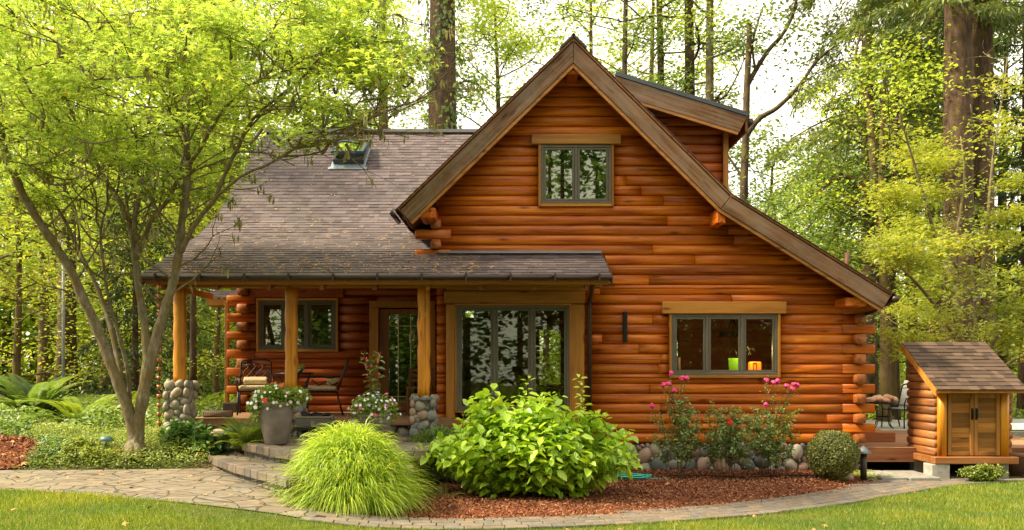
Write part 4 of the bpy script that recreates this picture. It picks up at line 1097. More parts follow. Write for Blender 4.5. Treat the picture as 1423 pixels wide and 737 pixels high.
mb=MB(); mb.box(sx0+.0,sx1,syf-.02,syf+.08,ze-.05,ze+.02); mb.build('door_lintel',CASE,shed)
mid=(sx0+sx1)/2
for s_,(a,b) in enumerate(((sx0+.17,mid-.004),(mid+.004,sx1-.17))):
    mb=MB(); z=zb+.06
    while z<ze-.13:
        mb.box(a+.05,b-.05,syf+.035,syf+.05,z,z+.074,random.random()); z+=.077
    d=mb.build('door',SHEDW,shed)
    mb=MB(); 
    mb.box(a,a+.055,syf+.01,syf+.06,zb+.01,ze-.055); mb.box(b-.055,b,syf+.01,syf+.06,zb+.01,ze-.055); mb.box(a+.055,b-.055,syf+.012,syf+.058,zb+.01,zb+.07); mb.box(a+.055,b-.055,syf+.012,syf+.058,ze-.125,ze-.055)
    mb.build('door_frame',DOORW if 0 else wood('shed_door_frame%d'%s_,(.2,.085,.02),(.3,.14,.035),(.4,.2,.06),'z',.5,.25),d,bevel=.005)
    hxx=(b-.03) if s_==0 else (a+.03)
    mb=MB(); mb.tube([(hxx,syf-.0,1.10),(hxx,syf-.03,1.08),(hxx,syf-.03,.98),(hxx,syf-.0,.96)],.009,8); mb.box(hxx-.015,hxx+.015,syf+.001,syf+.009,.94,1.12); mb.build('handle',BLACK,d)
mb=MB(); sD=Vector((0,13.52-14.75,1.41-2.17)); sL=sD.length; sD.normalize(); nr=13
shingle_plane(mb,(sx0-.12,14.75,2.175),(1,0,0),sD,lambda s:(0,sx1-sx0+.24),nr,sL/nr,th=.009,seedv=77)
rf=mb.build('roof',SHINGS,shed)
mb=MB(); mb.prism([(sx0-.11,13.54,1.415),(sx0-.11,14.74,2.155),(sx0-.11,14.74,2.10),(sx0-.11,13.54,1.36)],(sx1-sx0+.22,0,0)); mb.prism([(sx0-.13,13.54,1.41),(sx0-.13,14.76,2.165),(sx0-.13,14.76,2.06),(sx0-.13,13.54,1.31)],(.025,0,0)); mb.build('roof_board',CASEZ,rf)
mb=MB(); mb.box(6.48,6.76,13.66,13.95,-.05,.255); mb.box(7.6,7.8,13.9,14.1,-.05,.255); mb.box(6.6,6.8,14.5,14.7,-.05,.255)
build_each(mb,'foundation_block',CONC,shed,bevel=.008)

dk=empty('wooden_deck',(7,16.5,0),'low reddish wooden deck between the cabin corner and the shed','deck')
mb=MB(); y=14.42
while y<18.3: mb.box(5.72,9.6,y,y+.136,.42,.45,random.random()); y+=.14
mb.build('deck_board',DECKW,dk,bevel=.003)
mb=MB(); mb.box(5.7,9.6,14.38,14.415,.22,.449); mb.build('fascia',wood('deck_fascia',(.13,.05,.025),(.22,.09,.04),(.28,.12,.06)),dk)
mb=MB(); mb.box(5.75,6.72,15.5,16.6,.452,.62); mb.build('deck_step',wood('deck_step_wood',(.25,.1,.04),(.4,.17,.08),(.45,.2,.1)),dk,bevel=.006)
sheet('patio',[(5.8,18.36),(9.0,18.36),(16,19),(16,23),(9,22),(5.8,22)],.0,PATIOC,lambda x,y:.452,res=1)
mb=MB(); mb.box(5.8,14,18.34,22,.0,.43); tag(mb.build('patio_base',CONC),kind='structure')

def metal_table(name,loc,r,h,label,cat='table',legs=4):
    t=empty(name,loc,label,cat); x,y,z=loc
    mb=MB(); mb.lathe((x,y,z+h-.03),[(0,.03),(r*.96,.03),(r,.02),(r,.0),(r*.95,-.005),(0,.01)],28); mb.build('table_top',BLACK,t)
    for q in range(legs):
        a=q*2*math.pi/legs+.5; c,s_=math.cos(a),math.sin(a); m=MB()
        m.tube([(x+c*r*.85,y+s_*r*.85,z+h-.04),(x+c*r*.6,y+s_*r*.6,z+h*.75),(x+c*r*.5,y+s_*r*.5,z+h*.45),(x+c*r*.6,y+s_*r*.6,z+h*.15),(x+c*r*.85,y+s_*r*.85,z+.01)],.011,6); m.build('leg',BLACK,t)
    mb=MB(); mb.tube([(x+math.cos(k*.3927)*r*.5,y+math.sin(k*.3927)*r*.5,z+h*.45) for k in range(16)],.009,6,closed=True); mb.build('ring',BLACK,t)
    return t
metal_table('bistro_table',(X(409,15.5),15.5,.945),.33,.72,'round dark metal table on the porch between the two cushioned chairs')
metal_table('side_table',(X(1227,19),19,.452),.31,.56,'small round black metal table with curved legs on the patio behind the deck')
# folded cloth cover on the side table
xx=X(1226,19); mb=MB(); rg=random.Random(3)
for q in range(11):
    mb.blob((xx-.28+q*.056,19+rg.uniform(-.1,.1),1.05+rg.uniform(0,.05)),.09,.13,.055+rg.uniform(0,.03),seed=q,jag=.3,rot=Matrix.Rotation(rg.uniform(-.6,.6),3,'Y'))
o=mb.build('folded_cover',CLOTH,None,org=(xx,19,1.01)); tag(o,'crumpled pink beige cloth heaped on the small black patio table','cloth')

def patio_chair(loc,rz,label,sling=False,group=None):
    """cast metal armchair facing -Y at origin"""
    t=empty('patio_chair',(0,0,0),label,'chair',group); fm=BLACK
    mb=MB(); hw=.27
    mb.tube([(-hw,-.25,.40),(hw,-.25,.40),(hw,.22,.39),(-hw,.22,.39)],.015,8,closed=True)
    for k in range(5): mb.tube([(-hw,-.15+k*.08,.40),(hw,-.15+k*.08,.40)],.006,5)
    mb.build('seat_frame',fm,t)
    for s_ in (-1,1):
        m=MB(); m.tube([(s_*hw,-.25,.40),(s_*(hw+.0),-.27,.2),(s_*(hw+.01),-.28,0)],.015,8); m.build('leg',fm,t)
        m=MB(); m.tube([(s_*hw,.22,.39),(s_*hw,.26,.2),(s_*hw,.32,0)],.015,8); m.build('leg',fm,t)
        m=MB(); m.tube([(s_*hw,-.25,.40),(s_*(hw+.02),-.29,.52),(s_*(hw+.03),-.24,.64),(s_*(hw+.03),-.05,.655),(s_*(hw+.01),.12,.63),(s_*hw,.25,.66)],.014,8)
        m.tube([(s_*(hw+.02),-.2,.6),(s_*(hw+.02),-.08,.5),(s_*(hw+.02),.05,.58),(s_*(hw+.02),.16,.5),(s_*hw,.24,.55)],.008,6); m.build('armrest',fm,t)
    m=MB(); top=[]
    def bk(u,v): # u -1..1, v 0..1 on the back plane
        return (u*hw*.96, .23+.17*v, .42+v*(.50+.03*(1-u*u)))
    m.tube([bk(-1,0),bk(-1,.5),bk(-1,.95),bk(-.9,1.0),bk(-.4,1.02),bk(.4,1.02),bk(.9,1.0),bk(1,.95),bk(1,.5),bk(1,0)],.015,8); m.tube([bk(-1,.85),bk(0,.86),bk(1,.85)],.008,6); m.tube([bk(-1,.12),bk(1,.12)],.008,6); m.build('back_frame',fm,t)
    m=MB(); 
    if not sling:
        for k in range(-4,5):
            for sg in (-1,1):
                pts=[]
                for q in range(9):
                    v=.12+.73*q/8; u=k*.5+sg*(q/8*1.3-.65)
                    if abs(u)<=1.0: pts.append(bk(u,v))
                if len(pts)>1: m.tube(pts,.008,5)
        m.build('lattice',fm,t)
        mc=MB(); mc.box(-.26,.26,-.27,.2,.425,.50,.5); c=mc.build('seat_cushion',CUSH,t,bevel=.03,bseg=3)
        mc=MB(); mc.box(-.262,.262,-.272,.202,.424,.455,.5); mc.build('cushion_underside',CUSHG,c,bevel=.012,bseg=2)
        mc=MB(); mc.obox((0,.14,.58),(.2,0,0),(0,.09,.03),(0,-.015,.045)); mc.build('back_cushion',CUSH,t,bevel=.03,bseg=3)
    else:
        m.obox((0,.34,.72),(.24,0,0),(0,.1,.30),(0,.006,-.003)); m.build('sling',SLING,t); mc=MB(); mc.box(-.24,.24,-.26,.2,.405,.425,.5); mc.build('seat_sling',SLING,t)
    t.location=loc; t.rotation_euler=(0,0,rz); return t
patio_chair((X(357,15.4),15.3,.945),R(14),'black lattice back porch armchair with tan cushion facing the steps, left of the porch table')
patio_chair((X(450,15.1),15.1,.945),R(-78),'black porch armchair seen side on with tan cushion, right of the porch table')
patio_chair((X(1258,19),19.2,.452),R(-60),'grey sling patio chair half hidden behind the shed',sling=True)
# pot on table
pc=empty('potted_plant',(X(417,15.45),15.45,1.665),'tiny potted plant standing on the round porch table','plant')
mb=MB(); mb.lathe((X(417,15.45),15.45,1.665),[(.0,0),(.035,0),(.045,.06),(0,.06)],12); mb.build('pot',POTM,pc)
# wicker / canvas basket on stand
bx=X(438,13.8); bt=empty('canvas_basket',(bx,13.8,.68),'grey canvas caddy on a low black stand before the porch chairs','basket')
mb=MB(); mb.box(bx-.28,bx+.28,13.62,13.98,.80,1.0,.5); mb.build('body',BAGM,bt,bevel=.05,bseg=3)
mb=MB(); mb.box(bx-.285,bx+.285,13.615,13.985,.975,1.0,.5); mb.box(bx-.03,bx+.03,13.605,13.62,.84,.93); mb.tube([(bx+.28,13.7,.98),(bx+.29,13.7,.88),(bx+.29,13.9,.88),(bx+.28,13.9,.98)],.01,6); mb.build('trim',CUSHG,bt,bevel=.008)
mb=MB(); rg=random.Random(8)
for q in range(14): mb.blob((bx+rg.uniform(-.2,.2),13.8+rg.uniform(-.12,.12),1.01+rg.uniform(-.01,.02)),.06,.04,.03,seed=q,jag=.3)
mb.build('contents',BLACK,bt)
for s_ in (-1,1):
    for q in (13.64,13.96):
        m=MB(); m.tube([(bx+s_*.2,q,.80),(bx+s_*.24,q,.75),(bx+s_*.22,q,.68)],.012,6); m.build('leg',BLACK,bt)
mb=MB(); mb.tube([(bx-.3,13.62,.79),(bx+.3,13.62,.79),(bx+.3,13.98,.79),(bx-.3,13.98,.79)],.012,6,closed=True); mb.build('stand_rim',BLACK,bt)
# rolled mat
mx_=X(302,14.3); mb=MB(); mb.tube([(mx_-.23,14.33,1.0),(mx_+.23,14.33,1.0)],.055,14)
for q in range(14): mb.tube([(mx_-.22+q*.034,14.33,1.0),(mx_-.215+q*.034,14.33,1.0)],.06,12)
o=mb.build('rolled_mat',MATM,None,org=(mx_,14.33,.945)); tag(o,'rolled brown ribbed mat lying on the porch edge beside the first post','mat')
# slatted wood chair by the door
wx=X(583,15.4); wc=empty('wood_chair',(wx,15.5,.945),'small brown wooden chair half hidden behind the post by the glass door','chair')
for a,b in ((-.2,-.2),(.2,-.2),(-.2,.2),(.2,.2)):
    m=MB(); m.box(wx+a-.02,wx+a+.02,15.5+b-.02,15.5+b+.02,.945,1.39 if b<0 else 1.75); m.build('leg',DOORW,wc)
m=MB(); m.box(wx-.22,wx+.22,15.28,15.72,1.39,1.42); m.build('seat',DOORW,wc)
m=MB(); 
for q in range(3): m.box(wx-.18,wx+.18,15.69,15.71,1.5+q*.09,1.55+q*.09)
m.build('backrest',DOORW,wc)

# rain chain
rx,ry=X(221.5,13.19),13.19; rc=empty('rain_chain',(rx,ry,.62),'copper rain chain of small cups hanging from the left gutter corner','rain chain')
cup=None; z=2.9
mb=MB(); mb.tube([(rx,ry,3.05),(rx,ry,.66)],.004,5); mb.build('chain',BLACK,rc)
while z>.66:
    m=MB(); m.lathe((rx,ry,z),[(.012,0),(.02,.0),(.042,.075),(.036,.075),(.015,.005)],10); m.build('cup',COPPER,rc); z-=.135

# path lights
for px,Y,label,rot in ((148,12.5,'green hooded path light standing in the groundcover left of the maple',.1),(318,12.75,'green hooded path light tilted beside the fern at the steps',-.5)):
    x=X(px,Y); z=gz(x,Y); t=empty('path_light',(x,Y,z),label,'garden light')
    mb=MB(); mb.tube([(x,Y,z-.02),(x,Y,z+.28)],.012,8); mb.build('stem',VERD,t)
    c=Vector((x,Y,z+.30)); rot3=Matrix.Rotation(rot,3,'Y'); m=MB(); m.lathe((0,0,0),[(.10,-.02),(.105,-.018),(.07,.035),(.0,.055)],20); m.v=[tuple(c+rot3@Vector(v)) for v in m.v]; m.build('hood',VERD,t)
    m=MB(); m.lathe((x,Y,z+.25),[(.0,0),(.02,0),(.02,.04),(0,.04)],10); m.build('bulb',plain('frosted_lamp',(.6,.6,.55),.5),t)
x,Y=X(1200,13.5),13.5; t=empty('bollard_light',(x,Y,.04),'brown bollard path lamp with slate cone cap beside the round boxwood','garden light')
mb=MB(); mb.tube([(x,Y,0),(x,Y,.46)],.048,16); mb.build('post',BROWNM,t)
mb=MB(); mb.lathe((x,Y,.44),[(.0,.0),(.115,.0),(.118,.008),(.05,.085),(.0,.12)],24); mb.build('cap',BOLCAP,t)
# hose
mb=MB(); hx,hy=X(872,13.2),13.25
for q in range(3):
    pts=[]
    for k in range(22):
        a=k*2*math.pi/22; pts.append((hx+(.26+.03*q)*math.cos(a)+.02*q,hy+(.18+.03*q)*math.sin(a),mz(hx,hy)+.03+.014*q+.008*math.sin(3*a+q)))
    mb.tube(pts,.011,6,closed=True)
mb.tube([(hx+.28,hy-.05,.1),(hx+.45,hy-.02,.09),(hx+.62,hy+.12,.08),(hx+.8,hy+.1,.08)],.011,6)
o=mb.build('garden_hose',TEAL,None,org=(hx,hy,.05)); tag(o,'teal garden hose coiled on the mulch right of the big bush','hose')
# drip line on mulch
mb=MB(); mb.tube([(X(925,13.6)+k*.22,13.45+.12*math.sin(k*.9),mz(2.5,13.4)+.025) for k in range(12)],.008,6); o=mb.build('drip_line',BLACK,None,org=(2.4,13.5,.05)); tag(o,'thin black drip line snaking over the mulch under the roses','irrigation line')
# grey pole at left, boulders
x,Y=X(88,20),20; mb=MB(); mb.tube([(x,Y,.2),(x,Y,4.6)],.035,8); o=mb.build('metal_pole',POLEM,None,org=(x,Y,.3)); tag(o,'thin grey metal pole standing before the big trunk at left','pole')
for i,(px,py,Y,r,lab) in enumerate(((527,585,13.6,.085,'pale stone'),(309,603,13.5,.17,''),(345,608,13.3,.13,''),(1173,661,13.55,.12,''),(436,610,13.1,.08,''))):
    labs=['rounded river stone at the foot of the middle porch column','large grey river boulder under the porch edge behind the fern','dark boulder between the fern and the upper step','pale river stone wedged between the boxwood and the bollard lamp','small brown river stone on the landing beside the tall planter']
    z=gz(X(px,Y),Y) if i in (1,2,3) else .68
    if i==0: px=522
    mb=MB(); mb.blob((X(px,Y),Y,z+r*.55),r*1.15,r,r*.8,seed=i+40,jag=.1,sub=3); o=mb.build('boulder',ROCKT if i!=2 else ROCK,None,org=(X(px,Y),Y,z)); tag(o,labs[i],'stone')
# terracotta pot far right
x,Y=X(1417,14.4),14.4; mb=MB(); mb.lathe((x,Y,0),[(0,0),(.17,0),(.24,.3),(.27,.32),(.27,.38),(.22,.38),(.2,.3),(0,.3)],24); o=mb.build('clay_pot',TERRA,None,org=(x,Y,0)); tag(o,'clay pot at the right edge beyond the shed','pot')

# planters
def planter(x,y,z,h,r,label):
    t=empty('planter',(x,y,z),label,'planter'); mb=MB()
    prof=[(0,0),(r*.62,0),(r*.66,.02),(r*.82,h*.3),(r*.97,h*.65),(r*1.0,h*.8),(r*.93,h*.86),(r*.98,h*.9),(r*.97,h*.99),(r*.92,h),(r*.85,h*.97),(r*.85,h*.9)]
    mb.lathe((x,y,z),prof,48,flute=.006); mb.build('pot',POTM,t); mb=MB(); mb.lathe((x,y,z+h*.9),[(0,.02),(r*.87,0)],24); mb.build('soil',SOIL,t); return t
pl1=planter(X(384,12.35),12.35,.68,.60,.235,'tall fluted grey brown planter of white and red petunias on the upper step')
pl2=planter(X(520,12.6),12.6,.68,.42,.25,'grey planter of white and lilac flowers round a tall fuchsia, behind the golden grass')
# ================================================================ plants
def rand_dirs(n,up=0.0):
    d=rng.normal(0,1,(n,3)); d[:,2]+=up; return norm(d)
def blades(name,base,n,r0,length,mat,elev=(40,88),width=.009,droop=1.0,segs=5,parent=None,org=None,spread=None,az=None,rn=None):
    """arching strip leaves (ornamental grass)"""
    a=rng.uniform(0,2*np.pi,n) if az is None else az; rr=r0*np.sqrt(rng.random(n)); 
    p=np.stack([base[0]+rr*np.cos(a),base[1]+rr*np.sin(a),np.full(n,base[2])],1); a2=a+rng.normal(0,.35,n)
    el=np.radians(rng.uniform(elev[0],elev[1],n)); L=length*rng.uniform(.6,1.15,n); w=width*rng.uniform(.6,1.3,n)
    h=np.stack([np.cos(a2),np.sin(a2),np.zeros(n)],1); side=np.stack([-np.sin(a2),np.cos(a2),np.zeros(n)],1)
    twist=rng.normal(0,.5,n)[:,None]; side=norm(side+h*twist*.5+np.array([0,0,1])*twist*.3)
    V=[]; seg=(L/segs)[:,None]; e=el.copy(); dr=np.radians(rng.uniform(60,130,n))*droop/segs
    for k in range(segs+1):
        ww=(w*(1-(k/segs)**2)*(.6+.4*min(1,k/1.5))+.0006)[:,None]
        V.append(p-side*ww/2); V.append(p+side*ww/2)
        p=p+(h*np.cos(e)[:,None]+np.array([0,0,1])*np.sin(e)[:,None])*seg; e=e-dr*(.5+k/segs)
    V=np.stack(V,1); m=2*(segs+1); q=np.array([[2*k,2*k+1,2*k+3,2*k+2] for k in range(segs)]); Q=(q[None]+(np.arange(n)*m)[:,None,None]).reshape(-1,4)
    rn=rng.random(n) if rn is None else rn
    return np_mesh(name,V.reshape(-1,3),Q,np.repeat(rn,segs),mat,parent,org)
gx,gy=-1.91,10.45; 
og=empty('ornamental_grass',(gx,gy,gz(gx,gy)),'large mound of golden yellow arching grass in front of the steps','ornamental grass')
blades('grass_blade_mass',(gx,gy,gz(gx,gy)),5000,.33,.84,GRASSM,(22,86),.013,1.15,6,og)
def dome_blades(name,c,n,rad,L,mat,parent,width=.014,segs=5):
    d=rand_dirs(n,.25); d[:,2]=np.abs(d[:,2]); d=norm(d); tuft=np.sin(d[:,0]*17+3*np.sin(d[:,1]*9))*np.sin(d[:,1]*15+2*np.sin(d[:,2]*12))
    k=rng.uniform(.50,.86,n)+.07*tuft
    p=np.array(c)+d*k[:,None]*np.array(rad); h=norm(np.stack([d[:,0]+rng.normal(0,.3,n),d[:,1]+rng.normal(0,.3,n),np.zeros(n)],1))
    e=np.radians(np.clip(d[:,2]*75+rng.normal(8,14,n),-15,88)); side=np.stack([-h[:,1],h[:,0],rng.normal(0,.35,n)],1); side=norm(side); L=L*rng.uniform(.6,1.2,n); seg=(L/segs)[:,None]; V=[]; w=width*rng.uniform(.6,1.3,n)
    for q in range(segs+1):
        ww=(w*(1-(q/segs)**2)+.0006)[:,None]; V.append(p-side*ww/2); V.append(p+side*ww/2)
        p=p+(h*np.cos(e)[:,None]+np.array([0,0,1])*np.sin(e)[:,None])*seg; e=np.maximum(e-np.radians(rng.uniform(18,38,n)),-1.45)
    V=np.stack(V,1); m=2*(segs+1); q=np.array([[2*k,2*k+1,2*k+3,2*k+2] for k in range(segs)]); Q=(q[None]+(np.arange(n)*m)[:,None,None]).reshape(-1,4)
    return np_mesh(name,V.reshape(-1,3),Q,np.repeat(np.clip(.5*rng.random(n)+.3+.2*tuft,0,1),segs),mat,parent)
dome_blades('arching_blade_mass',(gx,gy,gz(gx,gy)),12000,(.74,.62,.97),.33,GRASSM,og)

def stems_obj(name,lines,r,mat,parent,n=5):
    mb=MB()
    for l in lines: mb.tube(l,[r*(1-.6*i/(len(l)-1)) for i in range(len(l))],n)
    return mb.build(name,mat,parent)
def bush(name,label,cat,x,y,rx,ry,h,nst,leafsize,lmat,smat,shape='oval',per=.05,opp=True,z=None,topf=None,seed=1,sub=3,jit=.4,wide=1.0,group=None,low=.15,stemr=.006,droop=.5):
    rg=random.Random(seed); z=gz(x,y) if z is None else z
    t=empty(name,(x,y,z),label,cat,group); lines=[]; pts=[]; nrs=[]; drs=[]; sz=[]
    for s_ in range(nst):
        a=rg.uniform(0,6.283); q=math.sqrt(rg.random()); bx_=x+rx*.35*q*math.cos(a); by_=y+ry*.35*q*math.sin(a)
        ex=x+rx*q*math.cos(a); ey=y+ry*q*math.sin(a); hh=h*(math.sqrt(max(0,1-(q*.93)**2))*.85+.15)*rg.uniform(.8,1.08)
        if topf: hh*=topf(ex-x)
        line=[]; M=7
        for k in range(M+1):
            t_=k/M; line.append(Vector((bx_+(ex-bx_)*t_**1.1+rg.uniform(-1,1)*.012, by_+(ey-by_)*t_**1.1+rg.uniform(-1,1)*.012, z+hh*(1-(1-t_)**1.35))))
        lines.append(line); allc=[(line,1.0)]
        for b_ in range(sub):
            k=rg.randint(2,M-1); p0=line[k]; d=Vector((rg.gauss(0,1),rg.gauss(0,1),rg.uniform(.2,1.2))).normalized(); L=rg.uniform(.1,.3)*min(1,h); l2=[p0,p0+d*L*.5,p0+d*L+Vector((0,0,L*.15))]; lines.append(l2); allc.append((l2,.8))
        for l,sc in allc:
            Ltot=sum((l[i+1]-l[i]).length for i in range(len(l)-1)); nn=max(2,int(Ltot/per)); ph=rg.uniform(0,6)
            for q_ in range(nn):
                t_=(q_+.5)/nn
                if sc==1.0 and t_<low: continue
                f=t_*(len(l)-1); i=min(int(f),len(l)-2); pp=l[i].lerp(l[i+1],f-i); tg=(l[i+1]-l[i]).normalized()
                for sd in ((0,math.pi) if opp else (0,)):
                    a2=ph+q_*1.57+sd; u=tg.orthogonal().normalized(); v=tg.cross(u); dd=(u*math.cos(a2)+v*math.sin(a2)); dd=(dd+tg*rg.uniform(.1,.6)+Vector((0,0,-droop*rg.random()))).normalized()
                    if dd.z>.85: dd.z=.4
                    nn_=Vector((rg.gauss(0,jit),rg.gauss(0,jit),1)); nn_=nn_-dd*nn_.dot(dd)
                    pts.append(pp+dd*leafsize*.15); nrs.append(nn_); drs.append(dd); sz.append(leafsize*rg.uniform(.6,1.2)*(1-.35*(t_>.93)))
    stems_obj('stem',lines,stemr,smat,t)
    P_=np.array([tuple(p) for p in pts]); N_=np.array([tuple(p) for p in nrs]); D_=np.array([tuple(p) for p in drs])
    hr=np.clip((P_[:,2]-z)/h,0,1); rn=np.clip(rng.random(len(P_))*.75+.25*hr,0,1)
    leaves_obj('foliage',P_,N_,D_,np.array(sz),shape,rn,lmat,t,wide=wide)
    return t
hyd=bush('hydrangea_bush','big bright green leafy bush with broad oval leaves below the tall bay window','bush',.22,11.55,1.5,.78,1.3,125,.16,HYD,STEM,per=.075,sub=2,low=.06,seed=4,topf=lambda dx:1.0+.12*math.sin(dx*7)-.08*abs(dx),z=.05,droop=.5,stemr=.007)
# tall spikes
def spikes(parent,specs,leaf,mat,smat,z0=.1):
    lines=[]; pts=[];N_=[];D_=[];S_=[]
    rg=random.Random(2)
    for (x,y,za,zt) in specs:
        l=[Vector((x+.04*math.sin(k+x*5),y,za+(zt-za)*k/6)) for k in range(7)]; lines.append(l); n=int((zt-za)/.055)
        for q in range(n):
            z=za+(zt-za)*q/n
            for sd in range(2):
                a=q*1.57+sd*math.pi; dd=Vector((math.cos(a),math.sin(a),rg.uniform(.0,.5))); s_=leaf*(1.15-.5*q/n)*rg.uniform(.8,1.15)
                pts.append((x+.04*math.sin(6*q/n+x*5)+dd.x*.02,y+dd.y*.02,z)); D_.append(tuple(dd)); N_.append((rg.gauss(0,.3),rg.gauss(0,.3)-.2,1)); S_.append(s_)
    stems_obj('stem',lines,.007,smat,parent); leaves_obj('foliage',pts,N_,D_,np.array(S_),'oval',np.clip(rng.random(len(pts))*.6+.4,0,1),mat,parent)
Yh=11.5
spikes(hyd,[(X(734,Yh),Yh,.9,Z(517,Yh)),(X(722,Yh),Yh,.9,Z(545,Yh)),(X(806,Yh),Yh,.8,Z(514,Yh)),(X(800,Yh)+.1,Yh+.2,.8,Z(545,Yh)),(X(640,Yh),Yh,.6,Z(571,Yh)),(X(684,Yh),Yh,.6,Z(548,Yh)),(X(868,Yh),Yh-.2,.5,Z(590,Yh)),(X(775,Yh),Yh,.8,Z(545,Yh)),(X(845,Yh),Yh,.6,Z(570,Yh))],.12,HYD,STEM)

# roses
def rose(px,Y,h,rx,label,flowers,seed,n=9):
    x=X(px,Y); z=mz(x,Y)-.02
    t=bush('rose_bush',label,'rose bush',x,Y,rx,.27,h,n+3,.050,ROSEL,STEMR,per=.036,opp=True,z=z,sub=9,seed=seed,jit=.9,low=.3,stemr=.005,wide=1.2,droop=.3)
    for (fx,fy,mat) in flowers:
        c=P(fx,fy,Y-.05); rg=random.Random(fx); m=MB()
        for q in range(9):
            d=Vector((rg.gauss(0,1),rg.gauss(0,1)-.6,rg.gauss(0,.8)+.3)).normalized(); m.blob(c+d*.022,.027,.027,.024,seed=q,jag=.25,sub=1)
        m.build('bloom',mat,t)
        # stalk to the nearest place within the bush
        m=MB(); m.tube([c,Vector((c.x*.75+x*.25,Y,c.z-.22)),Vector((c.x*.4+x*.6,Y,max(z+.2,c.z-.6)))],.004,5); m.build('stalk',STEM,t)
        k=22; tt=rng.random(k); PP=np.array([tuple(Vector(c).lerp(Vector((c.x*.5+x*.5,Y,c.z-.45)),float(u))) for u in tt])+rng.normal(0,.03,(k,3))
        leaves_obj('foliage',PP,rand_dirs(k,1),rand_dirs(k),rng.uniform(.025,.04,k),'oval',rng.random(k),ROSEL,t)
    return t
rose(940,13.3,1.3,.4,'leftmost rose bush with pink blooms against the log wall',[(932,519,PINKF),(948,526,PINKF),(954,526,PINKF),(922,535,PINKF),(929,534,PINKF),(937,543,PINKF),(906,564,PINKF)],21)
rose(1010,13.2,1.2,.46,'low middle rose bush with one cluster of scarlet blooms',[(1009,583,REDF),(1015,587,REDF),(1006,590,REDF),(1011,588,REDF),(1017,591,REDF)],22,11)
rose(1066,13.5,1.25,.5,'rightmost rose bush, pink blooms high under the kitchen window corner',[(1065,529,PINKF),(1075,532,PINKF),(1081,530,PINKF),(1093,537,PINKF),(1103,534,PINKF),(1108,536,PINKF),(1101,541,PINKF),(1064,563,PINKF)],23,11)

# boxwood ball
bxx,bxy,br=X(1157,13.35),13.35,.36; bz=.07
t=empty('boxwood',(bxx,bxy,bz),'round clipped boxwood ball at the right end of the mulch bed','shrub')
mb=MB(); mb.blob((bxx,bxy,bz+.36),br*.86,br*.86,br*.86,jag=.03,sub=3); mb.tube([(bxx,bxy,bz-.05),(bxx,bxy,bz+.1)],.03,8); mb.build('branch_core',plain('shrub_core',(.02,.025,.008),.9),t)
n=15000; d=rand_dirs(n); rad=br*(1+.05*np.sin(d[:,0]*7+1)*np.sin(d[:,2]*6)+rng.normal(0,.03,n))*rng.uniform(.88,1.03,n)
leaves_obj('foliage',np.array([bxx,bxy,bz+.36])+d*rad[:,None],norm(d+rng.normal(0,.7,(n,3))),norm(d+rng.normal(0,.8,(n,3))),rng.uniform(.016,.032,n),'diamond',rng.random(n),BOX,t,wide=1.3)

# ferns
def fern(x,y,z,r,h,label,seed,mat=FERNM,nf=22,parent=None,elev=(25,75)):
    rg=random.Random(seed); t=empty('fern',(x,y,z),label,'fern'); lines=[]; pts=[];N_=[];D_=[];S_=[];RR=[]
    for f in range(nf):
        a=f*2.4+rg.uniform(-.3,.3); el=R(rg.uniform(*elev)); L=math.hypot(r,h)*rg.uniform(.7,1.1); p=Vector((x+.04*math.cos(a),y+.04*math.sin(a),z)); l=[p.copy()]; e=el; hd=Vector((math.cos(a),math.sin(a),0)); M=9; rr=rg.random()
        for k in range(M): 
            p=p+(hd*math.cos(e)+Vector((0,0,math.sin(e))))*L/M; l.append(p.copy()); e-=R(rg.uniform(70,100))/M
        lines.append(l); nl=int(L/.024); side=Vector((-hd.y,hd.x,0))
        for q in range(3,nl):
            t_=q/nl; ff=t_*M; i=min(int(ff),M-1); pp=l[i].lerp(l[i+1],ff-i); tg=(l[i+1]-l[i]).normalized(); wl=.11*L/.7*math.sin(math.pi*min(1,t_*.92+.08))**.8*.85
            nn=side.cross(tg)
            for s_ in (-1,1):
                pts.append(tuple(pp)); D_.append(tuple(side*s_+tg*.45+Vector((0,0,-.15)))); N_.append(tuple(nn if nn.z>0 else -nn)); S_.append(wl+.01); RR.append(min(1,max(0,rr*.6+rg.random()*.4)))
    stems_obj('stem',lines,.004,STEMR,t,4); leaves_obj('frond',pts,N_,D_,np.array(S_),'diamond',np.array(RR),mat,t,wide=.27); return t
def G(px,Y): return X(px,Y),Y,gz(X(px,Y),Y)
fern(*G(338,12.75),.5,.62,'lush sword fern between the stone column and the tall planter',1,nf=44,elev=(45,88))
fern(*G(368,13.2),.4,.55,'upright fern right behind the tall planter',2,nf=18)
fern(*G(575,12.0),.45,.3,'bronze tinted fern between the golden grass and the big bush',3,mat=FERNR,nf=20)
fern(*G(618,11.2),.34,.32,'small brownish fern at the left foot of the big bush',4,mat=FERNR,nf=16)
fern(*G(110,15.8),.95,.75,'big arching sword fern left of the maple trunk',5,nf=50)
fern(*G(48,17.2),.95,1.15,'tall upright sword fern at the far left edge',6,nf=54,elev=(45,88),mat=MIDG)
fern(*G(262,18.5),.9,1.1,'dark fern clump behind the first stone column',7,nf=30)
fern(*G(300,19.5),.9,.9,'fern seen through the porch beyond the cabin corner',8,nf=26)
fern(*G(175,18),.9,.8,'shaded fern clump right behind the maple trunk',9,nf=28)
# hosta-like plants
for i,(px,Y,r_,lab) in enumerate(((258,13.0,.34,'dark green broad leaved plant in front of the first stone column'),(120,12.55,.3,'leafy green plant beside the left path light'),(285,12.75,.22,'small green plant at the left edge of the lower step'))):
    x,y,z=G(px,Y); bush('leafy_plant',lab,'plant',x,y,r_*1.2,r_,r_*1.1,30,.11 if i!=1 else .06,HOSTA if i!=1 else COVER,STEM,per=.05,sub=2,z=z,seed=50+i,low=.1)
